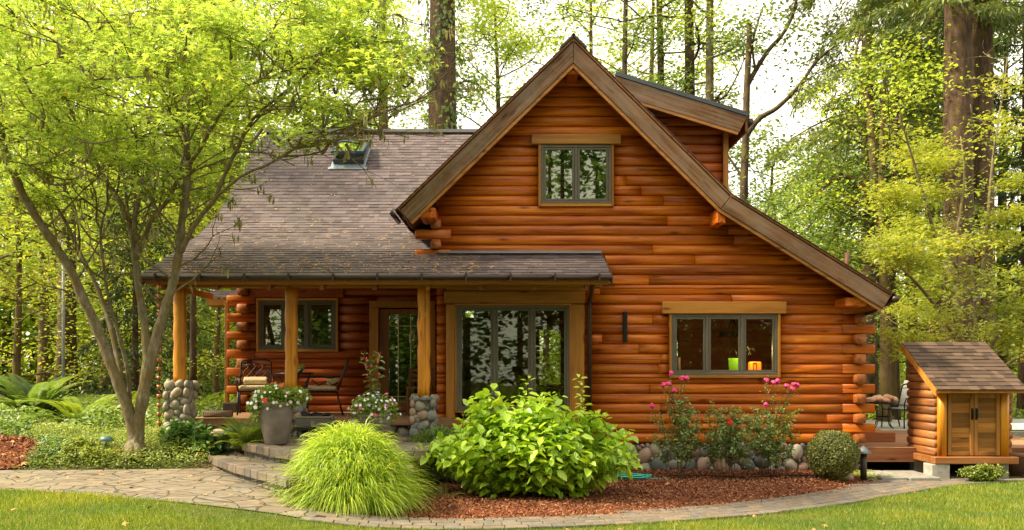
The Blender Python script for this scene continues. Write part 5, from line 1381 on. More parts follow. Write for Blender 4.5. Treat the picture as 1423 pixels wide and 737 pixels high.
# juniper-like mound
x,y=X(612,12.9),12.9; t=empty('low_shrub',(x,y,.12),'soft dark green feathery mound before the third stone column','shrub')
n=14000; d=rand_dirs(n); d[:,2]=np.abs(d[:,2]); k=rng.uniform(.55,1,n)[:,None]; pp=np.array([x+.05,y,.15])+d*k*np.array([.72,.4,.72])
mb=MB(); mb.tube([(x,y,.1),(x,y,.5)],.03,6); mb.tube([(x,y,.3),(x+.3,y,.6)],.02,6); mb.build('stem',STEMR,t)
leaves_obj('foliage',pp,rand_dirs(n,.5),norm(d+rng.normal(0,.35,(n,3))+[.2,0,.4]),rng.uniform(.05,.10,n),'needle',rng.random(n),MIDG,t,wide=1.4)
# flowers in planters
def flower_mound(t,x,y,z,rx,rz,n,fl,seed,lm=MIDG,hang=.0,size=.05):
    d=rand_dirs(n,.3); k=rng.uniform(.3,1,n)[:,None]; pp=np.array([x,y,z])+d*k*np.array([rx,rx,rz]); 
    leaves_obj('foliage',pp,rand_dirs(n,1),norm(d+rng.normal(0,.5,(n,3))),rng.uniform(size*.6,size*1.2,n),'oval',rng.random(n),lm,t)
    for mat,cnt,sz,zr in fl:
        d=rand_dirs(cnt,.25); d[:,1]-=.35; d=norm(d); c=np.array([x,y,z])+d*np.array([rx,rx,rz])*rng.uniform(.9,1.12,(cnt,1))
        c=np.repeat(c,5,0); a=np.tile(np.arange(5)*1.2566,cnt); nn=np.repeat(norm(d+rng.normal(0,.3,(cnt,3))+np.array([0,-.4,.2])),5,0)
        u=norm(np.cross(nn,[0.1,.2,1])); v=np.cross(nn,u); dr=u*np.cos(a)[:,None]+v*np.sin(a)[:,None]
        leaves_obj('bloom',c,nn,dr,np.repeat(rng.uniform(sz*.8,sz*1.2,cnt),5),'diamond',rng.random(cnt*5),mat,t,wide=1.5)
px1=X(384,12.35)
flower_mound(pl1,px1-.02,12.33,1.32,.31,.2,1500,[(WHITEF,48,.023,0),(REDF,8,.032,0)],1,FERNM)
flower_mound(pl1,px1-.22,12.3,1.18,.17,.22,700,[(WHITEF,22,.03,0)],1,FERNM)
flower_mound(pl1,px1+.28,12.33,1.34,.2,.14,500,[(WHITEF,10,.028,0)],1,FERNM)
px2=X(520,12.6)
flower_mound(pl2,px2,12.58,1.12,.36,.27,1500,[(WHITEF,60,.023,0),(LILAC,26,.02,0),(PINKF,7,.028,0)],1,FERNM)
# fuchsia
lines=[];pts=[];N_=[];D_=[];S_=[]; rg=random.Random(6)
for s_ in range(7):
    l=[Vector((px2-.02+rg.uniform(-.04,.04)+(s_-3)*.022*k/6*1.6,12.6+rg.uniform(-.03,.03)*k/6,1.1+.9*rg.uniform(.93,1.02)*k/8*1.0)) for k in range(9)]; lines.append(l)
    for q in range(16):
        t_=.15+.85*q/16; f=t_*8; i=min(int(f),7); pp=l[i].lerp(l[i+1],f-i); a=q*2.4+s_
        pts.append(tuple(pp)); D_.append((math.cos(a),math.sin(a),-.25)); N_.append((rg.gauss(0,.3),rg.gauss(0,.3),1)); S_.append(rg.uniform(.07,.13))
stems_obj('stem',lines,.005,plain('stem_red',(.3,.06,.03),.7),pl2); leaves_obj('fuchsia_foliage',pts,N_,D_,np.array(S_),'oval',rng.random(len(pts)),ROSEL,pl2,wide=.8)
mb=MB()
for q in range(7): mb.blob((px2+rg.uniform(-.12,.12),12.5,1.75+rg.uniform(-.15,.2)),.01,.01,.025,seed=q,sub=1)
mb.build('fuchsia_bloom',PINKF,pl2)
# tiny plant
xx=X(417,15.45); n=90; leaves_obj('foliage',np.array([xx,15.45,1.75])+rng.normal(0,.035,(n,3)),rand_dirs(n,1),rand_dirs(n,.4),rng.uniform(.03,.05,n),'oval',rng.random(n),MIDG,pc)
# shrub below the shed doors
x,y=X(1366,13.4),13.4; bush('groundcover_shrub','low green leafy shrub growing in front of the shed doors','shrub',x,y,.45,.16,.26,60,.045,COVER,STEM,per=.03,sub=2,z=.02,seed=9,low=.05)
# groundcover left beds and around boxwood
def cover(name,poly,n,hmax,size,mat,label,seed,zf=gz,shape='oval'):
    x,y=scatter_poly(poly,n); k=~in_poly_v(x,y,mulchL_poly); x=x[k]; y=y[k]; N=len(x); z=np.array([zf(a,b) for a,b in zip(x,y)]); cl=.5+.5*np.sin(x*2.3+1.3*np.sin(y*2.9+seed))*np.cos(y*2.1+x*.7+seed); h=hmax*(.25+.75*cl)*rng.random(N)
    rn=np.clip(.25+.5*cl*rng.random(N)+.35*h/hmax,0,1)
    o=leaves_obj(name,np.stack([x,y,z+h],1),np.stack([rng.normal(0,.5,N),rng.normal(0,.5,N)-.2,np.ones(N)],1),rand_dirs(N),rng.uniform(size*.6,size*1.3,N),shape,rn,mat)
    return tag(o,label,'groundcover',kind='stuff')
bed=[ground_hit(-150,654),ground_hit(0,654.5),ground_hit(150,654),ground_hit(288,652),(-4.3,13.3),(-5.0,14.0),(-5.6,14.5),(-6,17),(-13,17),(-13,12.5)]
cover('groundcover',bed,80000,.30,.038,COVER,'bright green leafy groundcover filling the bed left of the steps',1)
farbed=[(-5.4,14.4),(-5.6,22),(-16,24),(-16,15),(-12,14.6)]
cover('groundcover',[(-7.2,12.3),(-5.4,12.15),(-4.9,12.4),(-5.3,13.2),(-6.4,13.7),(-9,14.5),(-11,13)],26000,.42,.032,COVER,'taller fine leaved herbs in mounds beside the maple foot',8,shape='needle')
cover('groundcover',farbed,60000,.55,.09,MIDG,'taller mid green undergrowth behind the maple',2)
cover('groundcover',[(5.35,13.75),(5.6,13.6),(6.0,13.5),(5.75,14.3),(5.5,14.35)],1800,.12,.04,COVER,'small patch of groundcover between the boxwood and the deck',3)
cover('groundcover',[(5.7,22.2),(16,23),(18,32),(4,32)],30000,1.0,.13,COVER,'green undergrowth behind the patio',4)
cover('groundcover',[(7.9,14.9),(12,14.9),(16,22),(9.7,19)],16000,.5,.08,COVER,'leafy undergrowth at the right edge beyond the shed',5)
# fallen leaves
def fallen(name,poly,n,zf,label):
    x,y=scatter_poly(poly,n); N=len(x); z=np.array([zf(a,b) for a,b in zip(x,y)])+.012
    o=leaves_obj(name,np.stack([x,y,z],1),np.stack([rng.normal(0,.35,N),rng.normal(0,.35,N),np.ones(N)],1),rand_dirs(N),rng.uniform(.04,.09,N),'maple',rng.random(N),DRYLEAF); return tag(o,label,'fallen leaves',kind='stuff')
fallen('fallen_leaves',mulch_poly,60,mz,'dry leaves lying on the mulch bed')
fallen('fallen_leaves',vis_poly,90,lambda x,y:gz(x,y)+.03,'dry leaves scattered on the lawn')
fallen('fallen_leaves',flag_poly,40,lambda x,y:gz(x,y)+.02,'dry leaves on the flagstone walk')
cover('groundcover',[(-9,12.4),(-7.0,12.2),(-6.2,12.5),(-7,13.6),(-9.5,14)],9000,.34,.055,HOSTA,'darker broad leaved patch in the left bed',11)
fallen('fallen_leaves',bed[:5]+[(-9,13)],130,lambda x,y:gz(x,y)+.1,'red and tan leaves caught in the groundcover')
x=rng.uniform(-5.3,1.3,46); y=13.25+np.abs(rng.normal(0,.5,46)); z=np.array([wz(min(a,16))+.03 for a in y]); N=46
tag(leaves_obj('fallen_leaves',np.stack([x,y,z],1),np.stack([rng.normal(0,.3,N),-.4+rng.normal(0,.3,N),np.ones(N)],1),rand_dirs(N),rng.uniform(.04,.08,N),'maple',rng.random(N),DRYLEAF),'dry yellow leaves lying on the porch roof','fallen leaves',kind='stuff')

x=rng.uniform(-5.4,-.5,1500); y=rng.uniform(13.3,19.8,1500); y[:700]=13.3+np.abs(rng.normal(0,.7,700)); z=np.array([wz(a)+.022 for a in y]); k=(x<np.array([wing_right(a,b)-.1 for a,b in zip(y,z)])); x=x[k];y=y[k];z=z[k];N=len(x)
tag(leaves_obj('roof_needles',np.stack([x,y,z],1),np.stack([rng.normal(0,.15,N),-.5+rng.normal(0,.1,N),np.ones(N)],1),rand_dirs(N),rng.uniform(.03,.09,N),'needle',rng.random(N)*.5,DRYLEAF),'brown needles and twigs littering the porch roof','needles',kind='stuff')
chips('mulch_chips',offset_line(inner,-.0)[8:-6]+offset_line(inner,-.22)[8:-6][::-1],500,lambda x,y:gz(x,y)+.035,.035,CHIPS,'bark chips spilled over the inner edge of the paved path','mulch')
# ================================================================ trees
def leaf_cloud(centers,sig,per,size,flat=.45,droop=.3,jit=.45):
    """leaves scattered round centres; sig (m,3)"""
    C_=np.repeat(centers,per,0); S_=np.repeat(sig,per,0); n=len(C_); p=C_+rng.normal(0,1,(n,3))*S_
    nr=rng.normal(0,jit,(n,3)); nr[:,2]+=1; d=rng.normal(0,1,(n,3)); d[:,2]=-np.abs(d[:,2])*droop
    cen=np.repeat(rng.random(len(centers)),per); rn=np.clip(.5*rng.random(n)+.5*cen,0,1)
    return p,nr,d,rng.uniform(size*.65,size*1.3,n),rn
def catmull(pts,n=5):
    return smooth_line([tuple(p) for p in pts],n)
def grow(start,dirv,L,r,rg,lines,rads,tips,level,maxl,curl=.25,up=.15,kids=(3,5),spread=(30,60),ratio=.6,flat=.5):
    M=5; p=Vector(start); d=Vector(dirv).normalized(); l=[p.copy()]
    for k in range(M):
        d=(d+Vector((rg.gauss(0,curl),rg.gauss(0,curl),rg.gauss(0,curl*.7)+up*.3))).normalized(); p=p+d*L/M; l.append(p.copy())
    lines.append(l); rads.append((r,r*.45 if level<maxl else r*.25))
    if level>=maxl:
        for k in range(2,M+1): tips.append(l[k])
        return
    tips.append(l[-1])
    for c in range(rg.randint(*kids)):
        k=rg.randint(2,M); base=l[k]; ax=d.orthogonal().normalized(); ax.rotate(Matrix.Rotation(rg.uniform(0,6.28),3,d)); nd=d.copy(); nd.rotate(Matrix.Rotation(R(rg.uniform(*spread)),3,ax)); nd.z*=flat; nd.z+=up*.5
        grow(base,nd,L*ratio*rg.uniform(.7,1.2),r*.5,rg,lines,rads,tips,level+1,maxl,curl,up,kids,spread,ratio,flat)
def tubes(mb,lines,rads,n=6,rnd=.5):
    for l,(a,b) in zip(lines,rads): mb.tube(l,[a+(b-a)*i/(len(l)-1) for i in range(len(l))],n,rnd)

# ---- the big multi-stemmed maple in front of the porch
TB=G(188,12.6)
mp=empty('maple_tree',TB,'large multi-stemmed bright green maple growing left of the porch steps','tree')
rg=random.Random(11)
def TP(px,py,dy=0): return P(px,py,12.6+dy)
stems=[ # (points px,py,dy ; r0,r1)
 ([(190,634,0),(186,600,0),(176,565,-.05),(160,520,-.1),(140,470,-.15),(118,420,-.25),(92,365,-.35),(62,320,-.5),(35,275,-.6),(15,230,-.7),(0,185,-.8),(-12,130,-.9)],.125,.05,'A'),
 ([(172,560,0),(168,520,.15),(152,450,.35),(133,395,.5),(110,350,.6),(92,310,.7),(70,270,.8),(50,200,.9),(40,140,1.0)],.06,.022,'B'),
 ([(180,560,.1),(178,520,.25),(166,470,.4),(152,420,.5),(143,360,.5),(140,320,.55),(150,280,.6)],.045,.02,'C'),
 ([(190,610,0),(196,560,.05),(203,510,.1),(202,460,.15),(193,405,.2),(188,360,.2),(184,325,.25),(172,290,.25),(150,255,.3),(128,215,.3),(108,178,.3)],.10,.035,'D'),
 ([(184,325,.25),(192,285,.15),(203,245,.1),(208,222,.1)],.035,.025,'D2'),
 ([(180,310,.25),(176,280,.4),(172,240,.5),(178,205,.5),(200,190,.5)],.03,.02,'D3'),
 ([(190,360,.2),(208,310,-.1),(232,280,-.25),(246,252,-.3)],.05,.03,'D4'),
 ([(191,632,0),(192,590,0),(200,550,-.05),(209,505,-.1),(218,465,-.1),(229,430,-.12),(241,390,-.15),(248,355,-.15),(253,310,-.2),(258,270,-.2),(262,225,-.2)],.12,.06,'E'),
 ([(262,228,-.2),(276,210,-.3),(290,185,-.4),(305,160,-.5),(322,140,-.5),(345,120,-.6),(375,108,-.7),(395,100,-.8)],.045,.02,'E1'),
 ([(262,228,-.2),(262,190,-.1),(262,150,0),(268,110,.1),(262,70,.1)],.04,.018,'E2'),
 ([(252,350,-.2),(272,310,-.4),(296,280,-.5),(312,245,-.6),(328,210,-.7),(345,175,-.8),(362,155,-.9),(400,125,-1.0),(440,90,-1.0)],.05,.02,'F'),
 ([(296,280,-.5),(318,258,-.7),(345,240,-.9),(375,228,-1.0),(412,206,-1.2),(450,188,-1.3),(490,175,-1.3)],.03,.012,'G'),
 ([(240,170,-.2),(225,120,0),(210,60,.1)],.03,.012,'H'),
 ([(262,228,-.2),(240,205,-.1),(220,175,0),(190,160,0)],.022,.01,'I'),
]
lines=[];rads=[];tips=[]
mb=MB(); mb2=MB()
for pts,r0,r1,k in stems:
    w=[TP(*p) for p in pts]; l=catmull(w,4); 
    l=[v+Vector((rg.uniform(-1,1),rg.uniform(-1,1),0))*.006 for v in l]
    r0*=.74; r1*=.8
    R_=[(r0+(r1-r0)*(i/(len(l)-1))**.8)*(1+.10*math.sin(i*1.9)) for i in range(len(l))]
    if k in 'AE': R_[0]*=1.7; R_[1]*=1.45; R_[2]*=1.25; R_[3]*=1.1
    mb.tube(l,R_,12,.5)
    if k=='D2' : continue
    m=len(l); start=int(m*.5)
    for i in range(start,m,2):
        d=(l[min(i+1,m-1)]-l[i-1]).normalized(); ax=d.orthogonal().normalized(); ax.rotate(Matrix.Rotation(rg.uniform(0,6.28),3,d)); nd=d.copy(); nd.rotate(Matrix.Rotation(R(rg.uniform(35,75)),3,ax)); nd.z=nd.z*.5+.25
        grow(l[i],nd,rg.uniform(.7,1.35),.016,rg,lines,rads,tips,0,2,.2,.08,(2,4),(25,60),.62,.45)
    grow(l[-1],(l[-1]-l[-3]),1.2,r1*.8,rg,lines,rads,tips,0,2,.18,.12,(4,6),(25,60),.65,.5)
# swollen root flare
for q in range(7):
    a=q*.9; mb.tube([(TB[0]+.02*math.cos(a),TB[1]+.02*math.sin(a),TB[2]+.22),(TB[0]+.12*math.cos(a),TB[1]+.12*math.sin(a),TB[2]+.07),(TB[0]+.24*math.cos(a),TB[1]+.24*math.sin(a),TB[2]-.05)],[.08,.07,.03],8,.5)
mb.build('trunk',BARKM,mp)
# extra boughs that spread the crown over the lawn side, the roof and above the frame
for (px,py,dy) in [(30,100,-1.5),(80,60,-1.8),(140,110,-1.6),(60,170,-1.2),(120,30,-1),(200,90,-1.5),(180,20,-.5),(260,40,-1.6),(320,60,-1.5),(380,40,-1.3),(440,30,-1.2),(500,60,-1.0),(540,100,-.9),(470,120,-1.3),(420,150,-1.4),(520,150,-1.0),(560,60,-.6),(330,190,-1.5),(40,230,-1.2),(90,250,-.8),(20,20,-1.3),(-40,80,-1),(-60,180,-1),(310,100,.8),(240,130,1.0),(150,160,1.1),(100,120,1.2),(400,70,.7),(490,10,0),(230,-30,0),(340,-30,0),(110,-30,.4),(430,-40,.2),(300,20,.9),(60,-20,.6),(545,20,-.4),(470,185,-1.3),(500,200,-1.2),(525,175,-1.1),(440,200,-1.3),(575,110,-.7),(580,75,-.6),(555,130,-.9),(400,195,-1.4),(490,150,-1.5),(360,80,-1.7),(130,200,-1.6),(210,150,-1.7)]:
    q=TP(px,py,dy); near=min([v for l in lines for v in (l[-1],l[2])]+[TP(*p) for s in stems for p in s[0][len(s[0])//2:]],key=lambda v:(v-q).length+max(0,v.z-q.z)*.6)
    mid_=near.lerp(q,.5)+Vector((0,0,-.12)); l=catmull([near,mid_,q],4); lines.append(l); rads.append((.022,.010))
    for c in range(3):
        a=rg.uniform(0,6.28); grow(q,Vector((math.cos(a),math.sin(a),.2)),rg.uniform(.5,.8),.010,rg,lines,rads,tips,1,2,.2,.05,(3,5),(25,60),.7,.35)
tubes(mb2,lines,rads,6); mb2.build('branch',BARKM,mp)
C_=np.array([tuple(t) for t in tips]); 
# thin out leaves that would hide the lower stems
px_=CX+C_[:,0]*F/C_[:,1]; py_=HY-(C_[:,2]-CAMZ)*F/C_[:,1]
sx_=CX+C_[:,0]*F/C_[:,1]; sy_=HY-(C_[:,2]-CAMZ)*F/C_[:,1]; C_=C_[~((sx_>425)&(sx_<530)&(sy_>160)&(sy_<250)&(rng.random(len(C_))<.88))]; lowl=4.3+.35*np.sin(C_[:,0]*3)+np.clip((C_[:,0]+4.6)*.28,0,.55); keep=(C_[:,2]>lowl)&(C_[:,0]<-1.22-.3*(C_[:,2]>6.2))
C_=C_[keep]; print('maple tips',len(C_))
C_=C_[rng.random(len(C_))<.8]; per=max(7,int(43000/len(C_)))
p,nr,d,sz,rn=leaf_cloud(C_,np.tile([.16,.16,.035],(len(C_),1)),per,.08,jit=.35,droop=.5)
leaves_obj('crown',p,nr,d,sz,'maple',rn,MAPLE,mp)
# hanging moss tufts on the limbs
pts=[];
for l in lines[::3]: pts+= [l[1],l[2]]
for s in stems: pts+=[TP(*q) for q in s[0][5:]]
B_=np.array([tuple(v) for v in pts]); B_=B_[rng.random(len(B_))<.35]; B_=np.repeat(B_,6,0)+rng.normal(0,.03,(len(B_)*6,3)); n=len(B_); dd=np.tile([0,0,-1.0],(n,1))+rng.normal(0,.12,(n,3))
leaves_obj('hanging_moss',B_,np.stack([rng.normal(0,1,n),rng.normal(0,1,n),np.zeros(n)],1),dd,rng.uniform(.04,.16,n),'needle',rng.random(n),MOSS,mp,wide=1.5)

# ---- generic trees
def broadleaf(base,H,cr,z0,tr,nleaf,ls,seed,lean=(0,0),nb=22,dens=(.42,.42,.16),asc=.5,shape='diamond',wob=.15,prof=1.0,sub=(3,5)):
    rg=random.Random(seed); b=Vector(base); K=12; trunk=[]; 
    ph=rg.uniform(0,6)
    for k in range(K+1):
        t=k/K; trunk.append(b+Vector((lean[0]*t*H+wob*math.sin(t*5+ph)*t,lean[1]*t*H+wob*math.cos(t*4+ph)*t,H*t-.2*(k==0))))
    mt=MB(); mt.tube(trunk,[tr*(1.35 if k==0 else 1)*(1-.8*k/K) for k in range(K+1)],12,.5)
    lines=[];rads=[];tips=[]
    for i in range(nb):
        t=(z0+(H-z0)*(i+.5)/nb)/H; f=t*K; k=min(int(f),K-1); p=trunk[k].lerp(trunk[k+1],f-k); a=i*2.4+rg.uniform(-.5,.5)
        tt=(t*H-z0)/(H-z0); L=cr*(math.sin(math.pi*(.15+.8*tt))**.6)*rg.uniform(.65,1.1)*prof
        grow(p,Vector((math.cos(a),math.sin(a),asc*(.4+tt))),L,max(.02,tr*.28*(1-t*.6)),rg,lines,rads,tips,0,1,.18,.1,sub,(25,65),.5,.5)
    tubes(mt,lines,rads,5)
    C_=np.array([tuple(t) for t in tips]); per=max(3,int(nleaf/len(C_)))
    return mt,leaf_cloud(C_,np.tile(np.array(dens)*1.0,(len(C_),1)),per,ls)
def conifer(base,H,cr,z0,tr,seed,lean=(0,0),step=.42,nper=4,hang=.32,dens=26,tipz=.25,cut=None,rise=.15):
    rg=random.Random(seed); b=Vector(base); K=10; trunk=[b+Vector((lean[0]*k/K*H,lean[1]*k/K*H,H*k/K-.2*(k==0))) for k in range(K+1)]
    mt=MB(); mt.tube(trunk,[tr*(1.3 if k==0 else 1)*(1-.85*k/K) for k in range(K+1)],14,.5)
    P_=[];D_=[]; z=z0; i=0
    while z<H-.3:
        t=z/H; p0=trunk[0].lerp(trunk[-1],t); tt=(z-z0)/(H-z0)
        for q in range(nper):
            if rg.random()<.15: continue
            a=i*1.3+q*6.283/nper+rg.uniform(-.3,.3); L=cr*(1-tt)**.75*rg.uniform(.55,1.1)+.15; l=[p0.copy()]; M=6; p=p0.copy(); e=rise+rg.uniform(-.1,.1)
            for m in range(M):
                p=p+Vector((math.cos(a)*math.cos(e),math.sin(a)*math.cos(e),math.sin(e)))*L/M; a+=rg.uniform(-.08,.08); e-=.14; l.append(p.copy())
            mt.tube(l,[max(.008,.035*L/3*(1-m/M*.8)) for m in range(M+1)],4,.5)
            n=int(dens*L); 
            tt_=np.sqrt(rng.random(n)*.95+.05); f=tt_*M; ii=np.minimum(f.astype(int),M-1); A=np.array([tuple(v) for v in l]); pp=A[ii]+(A[ii+1]-A[ii])*(f-ii)[:,None]
            sd=np.array([-math.sin(a),math.cos(a),0]); off=rng.normal(0,1,n)*.22*L*(1-tt_*.6)
            P_.append(pp+sd*off[:,None]*.8+rng.normal(0,.04,(n,3))-np.stack([0*off,0*off,np.abs(off)*.35],1)); dd=np.tile(np.array([math.cos(a)*.35,math.sin(a)*.35,-1.0*hang*3]),(n,1))+sd*np.sign(off)[:,None]*.35+rng.normal(0,.25,(n,3)); D_.append(dd)
        z+=step*rg.uniform(.8,1.2); i+=1
    P_=np.concatenate(P_); D_=np.concatenate(D_); n=len(P_)
    return mt,(P_,rng.normal(0,1,(n,3))+[0,0,.6],D_,rng.uniform(.7,1.3,n)*hang,rng.random(n))
def tree_thing(name,label,base,wood_leaf,bmat,lmat,shape='diamond',wide=1.0,cat='tree',group=None):
    t=empty(name,base,label,cat,group); mt,(p,nr,d,sz,rn)=wood_leaf; mt.build('trunk',bmat,t)
    leaves_obj('crown',p,nr,d,sz,shape,rn,lmat,t,wide=wide); return t
GB=lambda px,Y:(X(px,Y),Y,gz(X(px,Y),Y))

# big fir behind the ridge, ivy clad
b=GB(615,27); t=tree_thing('fir_tree','massive fir trunk with ivy rising right behind the main roof ridge',b,conifer(b,34,2.6,17.5,.56,1,dens=20,hang=.3),BARKFI,MIDG,'needle',2.2)
n=5200; a=rng.uniform(0,6.28,n); z=rng.uniform(6,24,n); cl=np.sin(z*1.7+2*np.sin(a*2))>(.25-(z-8)*.06); a=a[cl]; z=z[cl]; n=len(a); rr=.55*(1-.5*z/34)+np.abs(rng.normal(0,.13,n))
leaves_obj('ivy',np.stack([b[0]+rr*np.cos(a),b[1]+rr*np.sin(a),z],1),np.stack([np.cos(a),np.sin(a),rng.normal(0,.6,n)+.3],1),np.stack([rng.normal(0,.5,n),rng.normal(0,.5,n),-np.ones(n)],1),rng.uniform(.09,.2,n),'oval',rng.random(n),MIDG,t)
# slim trunks right of the gable
for i,(px,Y,r_,H,lab,mt_) in enumerate(((868,27,.13,22,'slim dark trunk nearest the gable peak, leftmost of the row above the dormer',BARKT),(922,29,.18,24,'second slim trunk from the gable peak above the dormer roof',BARKT),(957,28,.25,24,'thickest of the slim trunks above the dormer roof',BARKT),(991,27,.20,23,'mossy slim trunk at the right of the row above the dormer',BARKM))):
    b=GB(px,Y); tree_thing('alder_tree',lab,b,broadleaf(b,H,3.0,9.5,r_,5200,.12,30+i,lean=((.004,-.012,.0,-.006)[i],0),nb=20,dens=(.34,.34,.22),asc=.35),BARKG if i<3 else BARKM,MIDG if i!=2 else LIME,'oval',group='slim trees rising behind the dormer')
# forked dark tree
b=GB(1037,25); t=empty('bare_forked_tree',b,'thin dark forked tree with few leaves right of the dormer','tree')
mb=MB(); Yt=25
def TL(pts,Y,dy=0): return catmull([P(x,y,Y+dy*i/len(pts)) for i,(x,y) in enumerate(pts)],4)
for pts,r0,r1,dy in (([(1037,520),(1037,420),(1036,330),(1034,260),(1036,200),(1038,120),(1041,60),(1041,32)],.15,.07,0),([(1038,120),(1050,98),(1068,70),(1086,50),(1102,20),(1110,-20)],.08,.04,.6),([(1036,190),(1055,165),(1080,150),(1110,120),(1135,85),(1165,60)],.09,.03,-.8),([(1034,250),(1010,215),(985,190)],.04,.02,.4),([(1050,98),(1046,60),(1060,10)],.04,.02,.2)):
    l=TL(pts,Yt,dy); mb.tube(l,[r0+(r1-r0)*i/(len(l)-1) for i in range(len(l))],8,.5)
mb.build('trunk',BARKG,t)
C_=np.array([tuple(P(x,y,25+rng.normal(0,.8))) for x,y in [(1100,40),(1080,60),(1130,90),(1160,70),(1110,10),(1060,20),(1000,210),(985,200),(1150,50),(1045,330),(1020,350),(1060,380),(1000,340),(1030,400),(1075,350),(1090,400)]]); 
leaves_obj('crown',*[q for q in leaf_cloud(C_,np.tile([.8,.6,.45],(len(C_),1)),190,.13)[:4]],'oval',rng.random(len(C_)*190),MIDG,t)
# weeping conifer in the gap
b=GB(1208,24); tree_thing('hemlock_tree','tall conifer with long drooping light green sprays in the gap right of the cabin',b,conifer(b,22,3.5,6.4,.24,7,dens=170,hang=.19,nper=5,step=.5,lean=(-.006,0),rise=-.05),BARKG,NEED,'needle',1.1)
# moss-clad limb tree below it
t=empty('mossy_tree',GB(1222,22),'crooked mossy limbed tree right of the lower roof end','tree'); mb=MB(); Yt=22
for pts,r0,r1,dy in (([(1238,560),(1234,480),(1228,400),(1222,320),(1214,250),(1212,180),(1206,120)],.19,.09,0),([(1222,300),(1205,268),(1180,248),(1158,250),(1135,268),(1108,290),(1085,305)],.08,.03,-.5),([(1214,290),(1190,300),(1165,318),(1140,330)],.05,.02,.5),([(1228,380),(1200,400),(1170,425),(1145,445),(1128,470)],.06,.02,-.6),([(1165,318),(1150,350),(1160,390),(1150,420)],.02,.01,0),([(1206,130),(1190,90),(1195,40)],.05,.02,.2),([(1170,425),(1160,455),(1168,480)],.015,.008,0)):
    l=TL(pts,Yt,dy); l=[v+Vector((rg.uniform(-1,1),rg.uniform(-1,1),rg.uniform(-1,1)))*.03 for v in l]; mb.tube(l,[r0+(r1-r0)*i/(len(l)-1) for i in range(len(l))],8,.5); 
mb.build('trunk',BARKT,t)
C_=np.array([tuple(P(x,y,22+rng.normal(0,.7))) for x,y in [(1085,300),(1100,285),(1130,262),(1160,245),(1190,240),(1140,335),(1120,350),(1165,320),(1130,470),(1150,440),(1105,330),(1070,330),(1180,430),(1090,360),(1150,215),(1110,240),(1060,290),(1120,480),(1180,350),(1200,360)]])
leaves_obj('crown',*leaf_cloud(C_,np.tile([.5,.5,.25],(len(C_),1)),230,.1)[:4],'oval',rng.random(len(C_)*230),MIDG,t)
# big conifer trunks right
for i,(px,Y,r_,H,cr,z0,lab) in enumerate(((1297,27,.22,26,2.6,8,'slender straight conifer trunk left of the twin giants at right'),(1331,21,.40,34,2.6,10.2,'massive reddish conifer trunk, left one of the twin giants behind the shed'),(1361,21.6,.39,34,2.6,10.4,'massive reddish conifer trunk, right one of the twin giants behind the shed'),(1432,25,.3,26,2.3,3.5,'dark bushy conifer at the right edge'),(1268,30,.2,24,2.4,7,'tall conifer between the hemlock and the twin giants'))):
    b=GB(px,Y); tree_thing('conifer',lab,b,conifer(b,H,cr,z0,r_,50+i,dens=120,hang=.19,nper=5,step=.6),BARKFI if i in(1,2) else BARKF,NEED if i!=3 else DARKG,'needle',1.3)
for i,(px,Y,lab) in enumerate(((1229,21.5,'left one of the two mossy stems behind the patio table'),(1243,22.2,'right one of the two stems behind the patio table, greyer'))):
    b=GB(px,Y); tree_thing('alder_tree',lab,b,broadleaf(b,9,2.2,3.6,.15,3800,.10,60+i,nb=14,asc=.4,dens=(.3,.3,.18)),BARKT if i==0 else BARKG,LIME,'oval')
# vine maple at right (yellow green)
b=GB(1345,17.6); vm=empty('vine_maple',b,'spreading yellow green vine maple between the cabin and the big trunks at right','tree')
lines=[];rads=[];tips=[]; mb=MB(); rgv=random.Random(77)
for pts,dy in (([(1345,560),(1335,480),(1318,400),(1300,330),(1280,260),(1262,200),(1250,160)],-.6),([(1345,560),(1352,480),(1362,400),(1372,310),(1380,220),(1392,140),(1400,80)],.3),([(1345,560),(1338,500),(1310,440),(1275,395),(1250,370),(1235,350)],-1.0),([(1348,560),(1368,500),(1395,450),(1420,390),(1440,330)],.4),([(1335,480),(1330,400),(1330,330),(1340,250),(1335,190)],.7),([(1345,560),(1380,520),(1410,500),(1440,480)],-.8),([(1338,500),(1300,480),(1275,470),(1255,455)],-.3)):
    l=TL(pts,17.6,dy*2); mb.tube(l,[.055*(1-.75*i/(len(l)-1)) for i in range(len(l))],8,.5)
    for i in range(len(l)//3,len(l),2):
        a=rgv.uniform(0,6.28); grow(l[i],Vector((math.cos(a),math.sin(a)*.8,.15)),rgv.uniform(.6,1.15),.012,rgv,lines,rads,tips,1,2,.2,.05,(3,4),(25,60),.65,.35)
tubes(mb,lines,rads,5); mb.build('trunk',BARKM,vm); C_=np.array([tuple(t) for t in tips]); vx=CX+C_[:,0]*F/C_[:,1]; vy=HY-(C_[:,2]-CAMZ)*F/C_[:,1]; ytop=np.interp(vx,[1232,1250,1295,1306,1312,1376,1384,1423],[250,200,140,150,215,215,90,60]); C_=C_[(vy>ytop)&~((vx>1308)&(vx<1384)&(rng.random(len(C_))<.8))]; C_=C_[CX+C_[:,0]*F/C_[:,1]>1232]; print('vine tips',len(C_))
p,nr,d,sz,rn=leaf_cloud(C_,np.tile([.27,.27,.07],(len(C_),1)),max(8,int(23000/len(C_))),.085); leaves_obj('crown',p,nr,d,sz,'maple',rn,VINE,vm)

